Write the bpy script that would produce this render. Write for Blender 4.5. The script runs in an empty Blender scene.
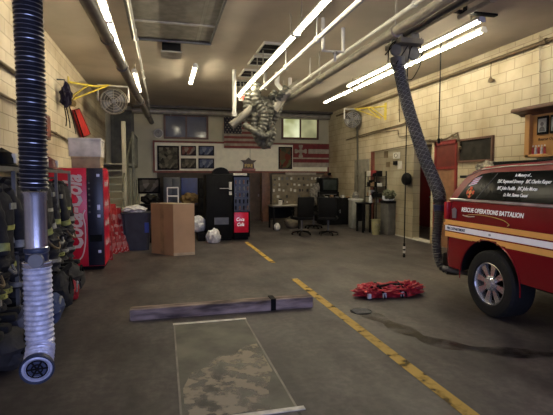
import bpy, bmesh, math, random
from mathutils import Vector, Matrix
random.seed(7)
PI = math.pi
sc = bpy.context.scene
COL = sc.collection
R = math.radians

# ------------------------------------------------------------------ camera
F = 445.0; CX = 276.5; CY = 207.5; H = 1.6
PITCH = math.atan(29.5 / F); YAW = math.atan((CX - 163) * math.cos(PITCH) / F)
cd = bpy.data.cameras.new('camera'); cam = bpy.data.objects.new('camera', cd); COL.objects.link(cam)
cam.location = (0, 0, H); cam.rotation_euler = (PI / 2 - PITCH, 0, -YAW)
cd.sensor_width = 36; cd.lens = F / 553 * 36; cd.clip_start = 0.05
sc.camera = cam

def ray(u, v):
    a = (u - CX) / F; b = -(v - CY) / F
    s, c, sp, cp = math.sin(YAW), math.cos(YAW), math.sin(PITCH), math.cos(PITCH)
    return Vector((s * cp + a * c + b * s * sp, c * cp - a * s + b * c * sp, -sp + b * cp))
def onX(u, v, x): d = ray(u, v); return Vector((0, 0, H)) + d * (x / d.x)
def onY(u, v, y): d = ray(u, v); return Vector((0, 0, H)) + d * (y / d.y)
def onZ(u, v, z): d = ray(u, v); return Vector((0, 0, H)) + d * ((z - H) / d.z)

# ------------------------------------------------------------------ materials
def newmat(name):
    m = bpy.data.materials.new(name); m.use_nodes = True
    nt = m.node_tree; b = nt.nodes['Principled BSDF']
    return m, nt, b
def rgba(c, k=1.0): return (min(1, c[0] * k), min(1, c[1] * k), min(1, c[2] * k), 1)
def M(name, c, rough=.6, metal=0, var=.25, scale=6, c2=None, bump=0, emit=0, stretch=None, spec=None):
    m, nt, b = newmat(name)
    tc = nt.nodes.new('ShaderNodeTexCoord'); mp = nt.nodes.new('ShaderNodeMapping')
    if stretch: mp.inputs['Scale'].default_value = stretch
    nz = nt.nodes.new('ShaderNodeTexNoise'); nz.inputs['Scale'].default_value = scale; nz.inputs['Detail'].default_value = 5
    rp = nt.nodes.new('ShaderNodeValToRGB')
    rp.color_ramp.elements[0].position = .35; rp.color_ramp.elements[1].position = .65
    rp.color_ramp.elements[0].color = rgba(c, 1 - var); rp.color_ramp.elements[1].color = rgba(c2 or c, 1 if c2 else 1 + var * .6)
    nt.links.new(tc.outputs['Object'], mp.inputs[0]); nt.links.new(mp.outputs[0], nz.inputs[0])
    nt.links.new(nz.outputs[0], rp.inputs[0]); nt.links.new(rp.outputs[0], b.inputs['Base Color'])
    b.inputs['Roughness'].default_value = rough; b.inputs['Metallic'].default_value = metal
    if spec is not None: b.inputs['Specular IOR Level'].default_value = spec
    if bump:
        bp = nt.nodes.new('ShaderNodeBump'); bp.inputs['Strength'].default_value = bump; bp.inputs['Distance'].default_value = .02
        nt.links.new(nz.outputs[0], bp.inputs['Height']); nt.links.new(bp.outputs[0], b.inputs['Normal'])
    if emit:
        nt.links.new(rp.outputs[0], b.inputs['Emission Color']); b.inputs['Emission Strength'].default_value = emit
    return m

def brick_mat(name, c1, c2, mort, swap='YZ', w=.4, h=.2):
    m, nt, b = newmat(name); N = nt.nodes.new; L = nt.links.new
    tc = N('ShaderNodeTexCoord'); sx = N('ShaderNodeSeparateXYZ'); cx = N('ShaderNodeCombineXYZ')
    L(tc.outputs['Object'], sx.inputs[0])
    L(sx.outputs['Y' if swap == 'YZ' else 'X'], cx.inputs[0]); L(sx.outputs['Z'], cx.inputs[1])
    br = N('ShaderNodeTexBrick'); L(cx.outputs[0], br.inputs[0])
    br.inputs['Color1'].default_value = rgba(c1); br.inputs['Color2'].default_value = rgba(c2); br.inputs['Mortar'].default_value = rgba(mort)
    br.inputs['Scale'].default_value = 1; br.inputs['Mortar Size'].default_value = .007; br.inputs['Mortar Smooth'].default_value = .4
    br.inputs['Brick Width'].default_value = w; br.inputs['Row Height'].default_value = h
    nz = N('ShaderNodeTexNoise'); nz.inputs['Scale'].default_value = 1.1; nz.inputs['Detail'].default_value = 6; L(tc.outputs['Object'], nz.inputs[0])
    rp = N('ShaderNodeValToRGB'); rp.color_ramp.elements[0].color = (.62, .56, .46, 1); rp.color_ramp.elements[1].color = (1, 1, 1, 1)
    rp.color_ramp.elements[0].position = .3; rp.color_ramp.elements[1].position = .62; L(nz.outputs[0], rp.inputs[0])
    mx = N('ShaderNodeMixRGB'); mx.blend_type = 'MULTIPLY'; mx.inputs[0].default_value = 1
    L(br.outputs['Color'], mx.inputs[1]); L(rp.outputs[0], mx.inputs[2]); L(mx.outputs[0], b.inputs['Base Color'])
    iv = N('ShaderNodeMath'); iv.operation = 'SUBTRACT'; iv.inputs[0].default_value = 1; L(br.outputs['Fac'], iv.inputs[1])
    bp = N('ShaderNodeBump'); bp.inputs['Strength'].default_value = .5; bp.inputs['Distance'].default_value = .01
    L(iv.outputs[0], bp.inputs['Height']); L(bp.outputs[0], b.inputs['Normal'])
    b.inputs['Roughness'].default_value = .55
    return m

def floor_mat():
    m, nt, b = newmat('worn_concrete'); N = nt.nodes.new; L = nt.links.new
    tc = N('ShaderNodeTexCoord')
    def noise(s, d=6, st=None):
        mp = N('ShaderNodeMapping')
        if st: mp.inputs['Scale'].default_value = st
        n = N('ShaderNodeTexNoise'); n.inputs['Scale'].default_value = s; n.inputs['Detail'].default_value = d; n.inputs['Roughness'].default_value = .62
        L(tc.outputs['Object'], mp.inputs[0]); L(mp.outputs[0], n.inputs[0]); return n
    def ramp(n, p0, c0, p1, c1):
        r = N('ShaderNodeValToRGB'); e = r.color_ramp.elements
        e[0].position = p0; e[0].color = c0; e[1].position = p1; e[1].color = c1; L(n.outputs[0], r.inputs[0]); return r
    a = ramp(noise(.7), .3, (.052, .046, .044, 1), .7, (.135, .116, .100, 1))
    s = ramp(noise(1.7, 9, (1.6, .6, 1)), .38, (.42, .41, .43, 1), .60, (1, 1, 1, 1))
    s2 = ramp(noise(14, 9), .42, (.66, .65, .68, 1), .60, (1.0, 1.0, 1.0, 1))
    m1 = N('ShaderNodeMixRGB'); m1.blend_type = 'MULTIPLY'; m1.inputs[0].default_value = 1; L(a.outputs[0], m1.inputs[1]); L(s.outputs[0], m1.inputs[2])
    m2 = N('ShaderNodeMixRGB'); m2.blend_type = 'MULTIPLY'; m2.inputs[0].default_value = 1; L(m1.outputs[0], m2.inputs[1]); L(s2.outputs[0], m2.inputs[2])
    L(m2.outputs[0], b.inputs['Base Color'])
    rr = ramp(noise(1.4), .3, (.42, .42, .42, 1), .7, (.66, .66, .66, 1)); L(rr.outputs[0], b.inputs['Roughness'])
    bp = N('ShaderNodeBump'); bp.inputs['Strength'].default_value = .12; L(noise(30).outputs[0], bp.inputs['Height']); L(bp.outputs[0], b.inputs['Normal'])
    return m

def alpha_mat(name, c, rough, lo, hi, scale, amax=1.0):
    m, nt, b = newmat(name); N = nt.nodes.new; L = nt.links.new
    tc = N('ShaderNodeTexCoord'); n = N('ShaderNodeTexNoise'); n.inputs['Scale'].default_value = scale; n.inputs['Detail'].default_value = 7
    L(tc.outputs['Object'], n.inputs[0]); r = N('ShaderNodeValToRGB'); e = r.color_ramp.elements
    e[0].position = lo; e[0].color = (0, 0, 0, 1); e[1].position = hi; e[1].color = (amax, amax, amax, 1)
    L(n.outputs[0], r.inputs[0]); L(r.outputs[0], b.inputs['Alpha'])
    b.inputs['Base Color'].default_value = rgba(c); b.inputs['Roughness'].default_value = rough
    return m

def picture_mat(name, cols, scale=5):
    m, nt, b = newmat(name); N = nt.nodes.new; L = nt.links.new
    tc = N('ShaderNodeTexCoord'); v = N('ShaderNodeTexVoronoi'); v.inputs['Scale'].default_value = scale
    L(tc.outputs['Object'], v.inputs[0]); sx = N('ShaderNodeSeparateXYZ'); L(v.outputs['Color'], sx.inputs[0])
    r = N('ShaderNodeValToRGB'); r.color_ramp.interpolation = 'EASE'; e = r.color_ramp.elements
    e[0].color = rgba(cols[0]); e[1].color = rgba(cols[-1])
    for i, c in enumerate(cols[1:-1]):
        q = e.new((i + 1) / (len(cols) - 1)); q.color = rgba(c)
    L(sx.outputs[0], r.inputs[0]); L(r.outputs[0], b.inputs['Base Color']); b.inputs['Roughness'].default_value = .75
    b.inputs['Specular IOR Level'].default_value = .2
    return m

def emis(name, c, s):
    m, nt, b = newmat(name); b.inputs['Base Color'].default_value = rgba(c)
    b.inputs['Emission Color'].default_value = rgba(c); b.inputs['Emission Strength'].default_value = s
    return m

m_cream = brick_mat('cream_block', (.56, .49, .34), (.51, .44, .30), (.27, .22, .14), 'YZ')
m_creamL = brick_mat('cream_block_left', (.64, .55, .40), (.58, .50, .36), (.34, .28, .19), 'YZ')
m_backwall = M('olive_paint', (.48, .455, .32), .6, var=.12, scale=1.2)
m_ceil = M('ceiling_paint', (.48, .42, .33), .75, var=.16, scale=.8)
m_dark = M('near_black', (.005, .005, .005), .7, spec=.15)
m_black = M('black_plastic', (.004, .004, .004), .6, spec=.12)
m_rubber = M('tyre_rubber', (.006, .006, .006), .8, bump=.2, scale=30)
m_floor = floor_mat()
m_yline = alpha_mat('worn_yellow_paint', (.44, .28, .04), .6, .28, .50, 7)
m_stain = alpha_mat('oil_stain', (.012, .010, .009), .25, .38, .58, 3.2, .8)
m_chalk = alpha_mat('pale_scuff', (.40, .35, .25), .7, .40, .55, 7, .75)
m_plate = M('patched_slab', (.070, .068, .050), .6, var=.35, scale=2.5, c2=(.15, .142, .105), bump=.15)
m_steeledge = M('pale_edge', (.60, .58, .52), .5, .3, scale=14)
m_pipe = M('grey_pipe', (.36, .335, .27), .45, .2, var=.2)
m_pipedark = M('dark_pipe', (.17, .155, .125), .5, .2, var=.2)
m_white = M('white_paint', (.62, .60, .54), .5, var=.1)
m_cond = M('brown_conduit', (.13, .09, .045), .5, .2)
m_fixture = M('fixture_enamel', (.6, .58, .52), .4, var=.08)
m_tube = emis('fluorescent_tube', (1.0, .90, .67), 52)
m_tubedim = emis('fluorescent_tube_dim', (1.0, .90, .66), 75)
m_red = M('red_paint', (.34, .013, .016), .3, var=.12)
m_truck = M('fire_red_paint', (.20, .006, .012), .22, .05, var=.08, scale=1.2)
m_glass = M('tinted_glass', (.004, .005, .005), .12, var=.2, spec=.08)
m_chrome = M('chrome', (.70, .70, .72), .22, .8, var=.08)
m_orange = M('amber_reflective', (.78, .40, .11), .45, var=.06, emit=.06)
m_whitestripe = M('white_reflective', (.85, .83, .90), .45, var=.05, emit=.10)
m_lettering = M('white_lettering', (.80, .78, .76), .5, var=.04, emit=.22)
m_gold = M('gold_lettering', (.65, .45, .12), .45, var=.1)
m_coke = M('vending_red', (.50, .006, .028), .28, var=.10, scale=2, emit=.05)  # a little emission mixed in to brighten the red
m_script = M('script_white', (.72, .60, .56), .5, var=.05)
m_navy = M('vending_black', (.016, .017, .030), .3)
m_hose = M('hose_black', (.014, .015, .021), .3, var=.3, scale=20)
m_wire = M('spring_wire', (.50, .53, .60), .3, .9)
m_silver = M('bright_aluminium', (.60, .60, .66), .24, .85, var=.15, scale=8)
m_foil = M('foil_duct', (.66, .68, .80), .36, .4, var=.25, scale=30, bump=.3)
m_meshhose = M('grey_mesh_hose', (.075, .072, .072), .5, .2, var=.5, scale=60)
m_gather = M('gathered_hose', (.09, .087, .068), .5, .1, var=.4, scale=20)
m_coat = M('turnout_black', (.012, .012, .014), .85, var=.4, scale=12, bump=.5)
m_coat2 = M('turnout_charcoal', (.026, .025, .026), .85, var=.4, scale=12, bump=.5)
m_lime = M('lime_reflective', (.30, .32, .09), .5, var=.6, scale=9)
m_refl = M('silver_reflective', (.26, .26, .24), .5, var=.5, scale=9)
m_wood = M('honey_wood', (.42, .21, .06), .45, var=.25, scale=3, stretch=(1, 1, .2))
m_wooddk = M('dark_wood', (.12, .055, .03), .5, var=.3)
m_timber = M('old_timber', (.12, .085, .075), .85, var=.5, scale=4, stretch=(.6, 3, 3), bump=.5, c2=(.38, .29, .25))
m_card = M('cardboard', (.30, .185, .095), .8, var=.1, scale=3)
m_cardlit = M('cardboard_lit', (.42, .27, .15), .8, var=.1, scale=3)
m_bin = M('bin_grey', (.03, .032, .04), .55)
m_bag = M('white_plastic', (.60, .60, .60), .4, var=.25, scale=20, bump=.4)
m_blue = M('tool_blue', (.012, .03, .16), .4)
m_green = M('stair_green', (.20, .20, .145), .6)
m_yellow = M('yellow_steel', (.60, .47, .05), .45)
m_cork = M('pegboard', (.24, .20, .13), .8)
m_board = M('cream_board', (.86, .82, .64), .6, var=.07)
m_redtrim = M('red_brown_trim', (.17, .045, .028), .6)
m_boardend = M('dull_red', (.28, .02, .022), .6, var=.3)
m_greymetal = M('grey_steel', (.16, .16, .155), .45, .4)
m_brown = M('brown_partition', (.085, .055, .035), .7)
m_paper = M('paper', (.55, .53, .46), .8, var=.1)
m_nozzle = M('rubber_ring', (.02, .03, .06), .45)
m_skin = M('blue_cloth', (.04, .06, .14), .9, bump=.4, scale=9)
m_greycloth = M('grey_cloth', (.14, .15, .19), .85, bump=.4, scale=9)
m_redcloth = M('red_nylon', (.42, .018, .028), .5, var=.4, scale=14, bump=.6)

# ------------------------------------------------------------------ mesh builder
class MB:
    def __init__(s): s.bm = bmesh.new(); s.mi = 0
    def _mark(s, n0):
        s.bm.faces.ensure_lookup_table()
        for f in s.bm.faces[n0:]: f.material_index = s.mi
    def box(s, c, d, rot=None, bev=0):
        n0 = len(s.bm.faces)
        r = bmesh.ops.create_cube(s.bm, size=1); vs = r['verts']
        mt = Matrix.Translation(Vector(c)) @ (rot.to_4x4() if rot else Matrix.Identity(4)) @ Matrix.Diagonal((d[0], d[1], d[2], 1))
        bmesh.ops.transform(s.bm, matrix=mt, verts=vs)
        if bev:
            es = {e for v in vs for e in v.link_edges}
            bmesh.ops.bevel(s.bm, geom=list(es), offset=bev, segments=2, affect='EDGES', profile=.5)
            s.bm.faces.ensure_lookup_table()
            for f in s.bm.faces:
                if f.index >= n0 or f.index == -1: f.material_index = s.mi
        s._mark(min(n0, len(s.bm.faces))); return s
    def bb(s, lo, hi, bev=0):
        return s.box([(a + b) / 2 for a, b in zip(lo, hi)], [abs(b - a) for a, b in zip(lo, hi)], None, bev)
    def tube(s, pts, r, n=10, caps=True, closed=False):
        n0 = len(s.bm.faces); pts = [Vector(p) for p in pts]; rings = []; N = len(pts)
        ref = None
        for i, p in enumerate(pts):
            if closed: t = pts[(i + 1) % N] - pts[i - 1]
            else: t = pts[min(i + 1, N - 1)] - pts[max(i - 1, 0)]
            if t.length < 1e-9: t = Vector((0, 0, 1))
            t.normalize()
            if ref is None:
                ref = Vector((0, 0, 1)) if abs(t.z) < .9 else Vector((1, 0, 0))
            else: ref = tp.rotation_difference(t) @ ref
            tp = t.copy()
            a = (ref - t * ref.dot(t))
            if a.length < 1e-6: a = t.orthogonal()
            a.normalize(); ref = a; b = t.cross(a)
            rr = r[i] if isinstance(r, (list, tuple)) else r
            rings.append([s.bm.verts.new(p + (a * math.cos(2 * PI * k / n) + b * math.sin(2 * PI * k / n)) * rr) for k in range(n)])
        for i in range(N if closed else N - 1):
            A = rings[i]; B = rings[(i + 1) % N]
            for k in range(n): s.bm.faces.new((A[k], A[(k + 1) % n], B[(k + 1) % n], B[k]))
        if caps and not closed:
            s.bm.faces.new(rings[0][::-1]); s.bm.faces.new(rings[-1])
        s._mark(n0); return s
    def cyl(s, a, b, r, r2=None, n=16): return s.tube([a, b], [r, r if r2 is None else r2], n)
    def lathe(s, prof, c=(0, 0, 0), axis='Z', n=28, mat=None, cap=True):
        n0 = len(s.bm.faces); rings = []
        for (r, h) in prof:
            ring = []
            for k in range(n):
                a = 2 * PI * k / n; x, y = r * math.cos(a), r * math.sin(a)
                v = {'Z': (x, y, h), 'X': (h, x, y), 'Y': (x, h, y)}[axis]
                v = Vector(v)
                if mat: v = mat @ v
                ring.append(s.bm.verts.new(v + Vector(c)))
            rings.append(ring)
        for A, B in zip(rings, rings[1:]):
            for k in range(n): s.bm.faces.new((A[k], A[(k + 1) % n], B[(k + 1) % n], B[k]))
        if cap and prof[0][0] > 1e-4: s.bm.faces.new(rings[0][::-1])
        if cap and prof[-1][0] > 1e-4: s.bm.faces.new(rings[-1])
        s._mark(n0); return s
    def prism(s, poly, axis, lo, hi):
        n0 = len(s.bm.faces)
        def P(p, h): return {'X': (h, p[0], p[1]), 'Y': (p[0], h, p[1]), 'Z': (p[0], p[1], h)}[axis]
        A = [s.bm.verts.new(P(p, lo)) for p in poly]; B = [s.bm.verts.new(P(p, hi)) for p in poly]
        n = len(poly)
        for k in range(n): s.bm.faces.new((A[k], A[(k + 1) % n], B[(k + 1) % n], B[k]))
        s.bm.faces.new(A[::-1]); s.bm.faces.new(B)
        s._mark(n0); return s
    def poly(s, pts):
        n0 = len(s.bm.faces)
        s.bm.faces.new([s.bm.verts.new(Vector(p)) for p in pts]); s._mark(n0); return s
    def blob(s, c, r, seed=0, amp=.25, sub=3, freq=3.0, flat=None):
        n0 = len(s.bm.faces)
        g = bmesh.ops.create_icosphere(s.bm, subdivisions=sub, radius=1)
        from mathutils import noise
        for v in g['verts']:
            p = v.co.copy(); k = 1 + amp * noise.noise(p * freq + Vector((seed * 7.3, seed, 0))) + amp * .5 * noise.noise(p * freq * 2.5 + Vector((seed, 0, 5)))
            v.co = Vector((p.x * r[0] * k + c[0], p.y * r[1] * k + c[1], max(p.z * r[2] * k + c[2], flat if flat is not None else -9e9)))
        s._mark(n0); return s
    def build(s, name, mat, parent=None, kind=None, smooth=True):
        off = Vector((0, 0, 0)); q = parent
        while q is not None: off += q.location; q = q.parent
        me = bpy.data.meshes.new(name)
        bmesh.ops.recalc_face_normals(s.bm, faces=s.bm.faces)
        if off.length: bmesh.ops.translate(s.bm, vec=-off, verts=s.bm.verts)
        s.bm.to_mesh(me); s.bm.free()
        for m in (mat if isinstance(mat, (list, tuple)) else [mat]): me.materials.append(m)
        if smooth:
            for p in me.polygons: p.use_smooth = True
            me.set_sharp_from_angle(angle=R(35))
        o = bpy.data.objects.new(name, me); COL.objects.link(o)
        if parent: o.parent = parent
        if kind: o['kind'] = kind
        return o
def tag(o, label, cat, group=None, kind=None):
    o['label'] = label; o['category'] = cat
    if group: o['group'] = group
    if kind: o['kind'] = kind
    return o
def thing(name, label, cat, loc=(0, 0, 0), group=None):
    o = bpy.data.objects.new(name, None); COL.objects.link(o); o.location = Vector(loc); o.empty_display_size = .1
    return tag(o, label, cat, group)
def struct(name, mb, mat, **k):
    return mb.build(name, mat, None, 'structure', **k)
def dup(root, loc, rotz=0, label=None, scale=None):
    def cp(o, par):
        c = o.copy(); COL.objects.link(c); c.parent = par
        for ch in [x for x in bpy.data.objects if x.parent == o]: cp(ch, c)
        return c
    r = cp(root, None); r.location = Vector(loc); r.rotation_euler = (0, 0, rotz)
    if scale: r.scale = (scale,) * 3 if not isinstance(scale, tuple) else scale
    if label: r['label'] = label
    return r
def text_obj(name, s, size, mat, origin, xa, ya, parent, shear=0, xs=1.0, align='LEFT', off=0, kind=None, space=1.0):
    cu = bpy.data.curves.new(name, 'FONT'); cu.body = s; cu.size = size; cu.extrude = .0015; cu.shear = shear; cu.align_x = align
    cu.offset = off; cu.resolution_u = 2; cu.space_character = space
    t = bpy.data.objects.new(name, cu); COL.objects.link(t)
    bpy.context.view_layer.update()
    me = bpy.data.meshes.new_from_object(t.evaluated_get(bpy.context.evaluated_depsgraph_get()))
    bpy.data.objects.remove(t)
    xa = Vector(xa).normalized(); ya = Vector(ya).normalized(); za = xa.cross(ya)
    o_ = Vector(origin); q = parent
    while q is not None: o_ -= q.location; q = q.parent
    for v in me.vertices: v.co = o_ + xa * v.co.x * xs + ya * v.co.y + za * v.co.z
    me.materials.clear(); me.materials.append(mat)
    o = bpy.data.objects.new(name, me); COL.objects.link(o); o.parent = parent
    if kind: o['kind'] = kind
    return o
def bez(p, n=16):
    # Catmull-Rom through points
    p = [Vector(q) for q in p]; P = [p[0] * 2 - p[1]] + p + [p[-1] * 2 - p[-2]]; out = []
    for i in range(1, len(P) - 2):
        for k in range(n):
            t = k / n; a, b, c, d = P[i - 1:i + 3]
            out.append(.5 * ((2 * b) + (c - a) * t + (2 * a - 5 * b + 4 * c - d) * t * t + (3 * b - a - 3 * c + d) * t ** 3))
    out.append(P[-2]); return out
def resample(pts, step):
    out = [pts[0]]; acc = 0
    for a, b in zip(pts, pts[1:]):
        L = (b - a).length; d = step - acc
        while d <= L:
            out.append(a.lerp(b, d / L)); d += step
        acc = (acc + L) % step
    return out
def ribbed(mb, pts, r, pitch=.04, amp=.1, n=18, taper=None):
    ps = resample(pts, pitch / 4); rr = [r * (1 + amp * (1, 0, -1, 0)[i % 4]) for i in range(len(ps))]
    mb.tube(ps, rr, n); return mb
def rotz(a): return Matrix.Rotation(a, 3, 'Z')

LW, RW, BW, CH = -1.9, 6.3, 16.5, 4.1      # left wall, right wall, back wall, ceiling
FY = -3.2
# ------------------------------------------------------------------ room shell
struct('floor', MB().bb((LW - .2, FY, -.15), (8.5, BW + .2, 0)), m_floor, smooth=False)
struct('wall_left', MB().bb((LW - .2, FY, 0), (LW, BW + .2, CH)), m_creamL, smooth=False)
w = MB()
w.bb((RW, FY, 0), (RW + .2, 9.55, CH)); w.bb((RW, 9.55, 2.42), (RW + .2, 12.55, CH)); w.bb((RW, 12.55, 0), (RW + .2, BW + .2, CH))
struct('wall_right', w, m_cream, smooth=False)
w = MB(); w.bb((8.3, 9.3, 0), (8.5, 14.2, 2.7)); w.bb((RW + .2, 9.3, 0), (8.3, 9.5, 2.7)); w.bb((RW + .2, 14.0, 0), (8.3, 14.2, 2.7)); w.bb((RW + .2, 9.3, 2.6), (8.5, 14.2, 2.7))
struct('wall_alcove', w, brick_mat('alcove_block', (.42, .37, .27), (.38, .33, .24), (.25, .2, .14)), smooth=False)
w = MB(); w.bb((LW, BW, 0), (RW, BW + .2, CH)); struct('wall_back', w, m_backwall, smooth=False)
w = MB(); w.bb((LW, FY - .2, 3.6), (RW, FY, CH)); w.bb((LW, FY - .2, 0), (LW + .6, FY, 3.6)); w.bb((RW - .6, FY - .2, 0), (RW, FY, 3.6))
struct('wall_front', w, m_backwall, smooth=False)
# ceiling with a rectangular well
hx0, hx1, hy0, hy1 = -.47, .88, 4.6, 8.5
c = MB()
c.bb((LW - .2, FY, CH), (hx0, BW + .2, CH + .12)); c.bb((hx1, FY, CH), (8.5, BW + .2, CH + .12))
c.bb((hx0, FY, CH), (hx1, hy0, CH + .12)); c.bb((hx0, hy1, CH), (hx1, BW + .2, CH + .12))
struct('ceiling', c, m_ceil, smooth=False)
t = thing('ceiling_hatch', 'large dark recessed hatch in the ceiling crossed by a pale bar', 'hatch', (.2, 6.5, CH))
MB().bb((hx0, hy0, CH + .02), (hx1, hy1, CH + .05)).build('panel', M('hatch_dark', (.24, .225, .185), .7), t)
f = MB()
f.bb((hx0 - .03, hy0, CH - .02), (hx0, hy1, CH + .25)); f.bb((hx1, hy0, CH - .02), (hx1 + .03, hy1, CH + .25))
f.bb((hx0 - .03, hy1, CH - .03), (hx1 + .03, hy1 + .05, CH + .25)); f.bb((hx0 - .03, hy0 - .05, CH - .02), (hx1 + .03, hy0, CH + .25))
f.build('frame', m_greymetal, t)
MB().bb((hx0, 7.58, CH - .005), (hx1, 7.63, CH + .06)).build('crossbar', M('bar_grey', (.42, .39, .32), .5), t)
MB().bb((hx1 - .25, hy0, CH + .02), (hx1 - .2, hy1, CH + .06)).build('rail', m_pipe, t)
# vent box under the hatch edge
t = thing('ceiling_speaker', 'dark square box hanging from the ceiling beside the hatch', 'speaker', (.18, 8.8, CH))
MB().bb((.02, 8.62, CH - .16), (.36, 9.05, CH), .01).build('housing', m_dark, t)
MB().bb((.0, 8.6, CH - .185), (.38, 9.07, CH - .16)).build('rim', M('box_rim', (.3, .28, .24), .5), t)
# plank seams / beams on the back ceiling
t = thing('ceiling_duct', 'long grey duct running across the top of the back wall', 'duct', (3, 16.25, 3.9))
MB().tube([(-1.0, 16.3, 3.93), (6.25, 16.3, 3.93)], .10, 14).build('pipe', m_pipe, t)
MB().bb((-1.0, 16.05, CH - .07), (6.3, BW, CH)).build('flange', M('duct_dark', (.10, .09, .075), .6), t)  # dark flat strip above the duct, along the ceiling
for x in (.3, 2.2, 4.1, 5.9):
    MB().tube([(x, 16.3, 3.8), (x, 16.3, CH - .07)], .02, 6).build('strap', m_pipe, t)

# yellow floor line
g = MB(); g.bb((1.94, -3, 0), (2.05, 6.7, .003)); g.bb((1.95, 8.1, 0), (2.04, 10.9, .003)); struct('trim_1', g, m_yline, smooth=False)
# slab set in the floor
t = thing('floor_plate', 'rectangular patched slab set in the floor with pale metal edging', 'plate', (.5, 3.9, 0))
MB().bb((.10, 2.86, 0), (.87, 4.9, .004)).build('slab', m_plate, t, smooth=False)
MB().bb((.08, 4.88, 0), (.89, 4.925, .007)).build('end_strip', m_steeledge, t); MB().bb((.10, 2.84, 0), (.93, 2.885, .007)).build('end_strip', m_steeledge, t)
e = MB(); e.bb((.085, 2.86, 0), (.10, 4.9, .006)); e.bb((.87, 2.86, 0), (.885, 4.9, .006)); e.build('side_strip', M('side_edge', (.20, .18, .16), .5, .3), t)
s = MB(); pts = [(x_, y_, .0055) for x_, y_ in [(.12, 2.9), (.12, 3.35), (.2, 3.62), (.33, 3.70), (.42, 3.88), (.6, 3.92), (.72, 4.08), (.85, 4.12), (.855, 3.5), (.75, 3.2), (.70, 2.9)]]
s.poly(pts).build('scuff', m_chalk, t, smooth=False)
# joint in the concrete at the plate's sides
j = MB(); j.bb((.865, -3, 0), (.885, 2.82, .0015)); struct('trim_2', j, M('joint', (.03, .027, .024), .8), smooth=False)
# wet streak
def ribbon(mb, pts, ws, z=.004):
    pts = [Vector((p[0], p[1], z)) for p in pts]; L = []; Rr = []
    for i, p in enumerate(pts):
        t_ = (pts[min(i + 1, len(pts) - 1)] - pts[max(i - 1, 0)]).normalized(); nn = Vector((-t_.y, t_.x, 0))
        L.append(mb.bm.verts.new(p + nn * ws[i] / 2)); Rr.append(mb.bm.verts.new(p - nn * ws[i] / 2))
    for i in range(len(pts) - 1): mb.bm.faces.new((L[i], L[i + 1], Rr[i + 1], Rr[i]))
    return mb
sp = bez([(2.28, 4.9, 0), (2.36, 4.5, 0), (2.44, 4.1, 0), (2.56, 3.72, 0), (2.9, 3.42, 0), (3.4, 3.18, 0), (4.0, 2.9, 0)], 6)
tag(ribbon(MB(), sp, [.05 + .16 * abs(math.sin(i * .42)) + .05 for i in range(len(sp))]).build('oil_stain', m_stain, smooth=False),
    'long dark wet streak on the floor running from the drain under the truck', 'stain', kind='stuff')
sp = bez([(4.9, 5.6, 0), (5, 5.0, 0), (4.8, 4, 0), (4.5, 3.0, 0)], 5)
t = thing('floor_drain', 'small dark round drain grate in the floor beside the yellow line', 'drain', (2.28, 4.84, 0))
MB().lathe([(.13, 0), (.13, .006), (.11, .008), (.0001, .008)], (2.28, 4.84, 0), n=24).build('grate', m_dark, t)
d = MB()
for i in range(-3, 4): d.bb((2.28 - .1, 4.84 + i * .028 - .005, .008), (2.28 + .1, 4.84 + i * .028 + .005, .011))
d.build('grate_bar', m_greymetal, t)

# ------------------------------------------------------------------ windows & board on back wall
def window(n, x0, x1, z0, z1, pm, label=None):
    y = BW
    fr = MB(); q = .07
    fr.bb((x0 - q, y - .06, z0 - q), (x1 + q, y, z0)); fr.bb((x0 - q, y - .06, z1), (x1 + q, y, z1 + q))
    fr.bb((x0 - q, y - .06, z0), (x0, y, z1)); fr.bb((x1, y - .06, z0), (x1 + q, y, z1))
    xm = (x0 + x1) / 2; fr.bb((xm - .03, y - .06, z0), (xm + .03, y, z1))
    o = fr.build('window_%d' % n, m_wooddk, None, 'structure')
    MB().bb((x0, y - .02, z0), (xm - .03, y - .005, z1)).build('pane', pm[0], o)
    MB().bb((xm + .03, y - .02, z0), (x1, y - .005, z1)).build('pane', pm[1], o)
wl = M('dark_pane', (.05, .05, .06), .12, var=.3, scale=1.5, emit=.25)
window(1, .12, 1.56, 3.07, 3.80, (wl, wl))
def lit_pane(name, cols):
    m, nt, b = newmat(name); N = nt.nodes.new; L = nt.links.new
    tc = N('ShaderNodeTexCoord'); n = N('ShaderNodeTexNoise'); n.inputs['Scale'].default_value = 1.6; L(tc.outputs['Object'], n.inputs[0])
    r = N('ShaderNodeValToRGB'); e = r.color_ramp.elements; e[0].position = .35; e[1].position = .65
    e[0].color = rgba(cols[0]); e[1].color = rgba(cols[1]); L(n.outputs[0], r.inputs[0]); L(r.outputs[0], b.inputs['Emission Color'])
    b.inputs['Emission Strength'].default_value = .9; b.inputs['Base Color'].default_value = (.1, .1, .08, 1); b.inputs['Roughness'].default_value = .15
    return m
window(2, 4.46, 5.80, 3.15, 3.84, (lit_pane('lit_pane', ((.30, .31, .13), (.75, .78, .5))), lit_pane('lit_pane_b', ((.14, .14, .07), (.34, .33, .17)))))
b = MB(); b.bb((-.28, BW - .05, 1.86), (6.42, BW, 2.86)); 
struct('trim_3', b, m_board, smooth=False)
b = MB(); b.bb((-.33, BW - .07, 2.86), (6.3, BW, 2.93)); b.bb((-.33, BW - .07, 1.79), (6.3, BW, 1.86)); b.bb((-.33, BW - .07, 1.86), (-.27, BW, 2.86)); b.bb((6.24, BW - .07, 1.86), (6.3, BW, 2.86))
struct('trim_4', b, m_redtrim, smooth=False)
struct('trim_5', MB().bb((-.2, BW - .06, 0), (6.3, BW, 1.79)), M('lower_wall_brown', (.055, .043, .03), .7), smooth=False)

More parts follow.
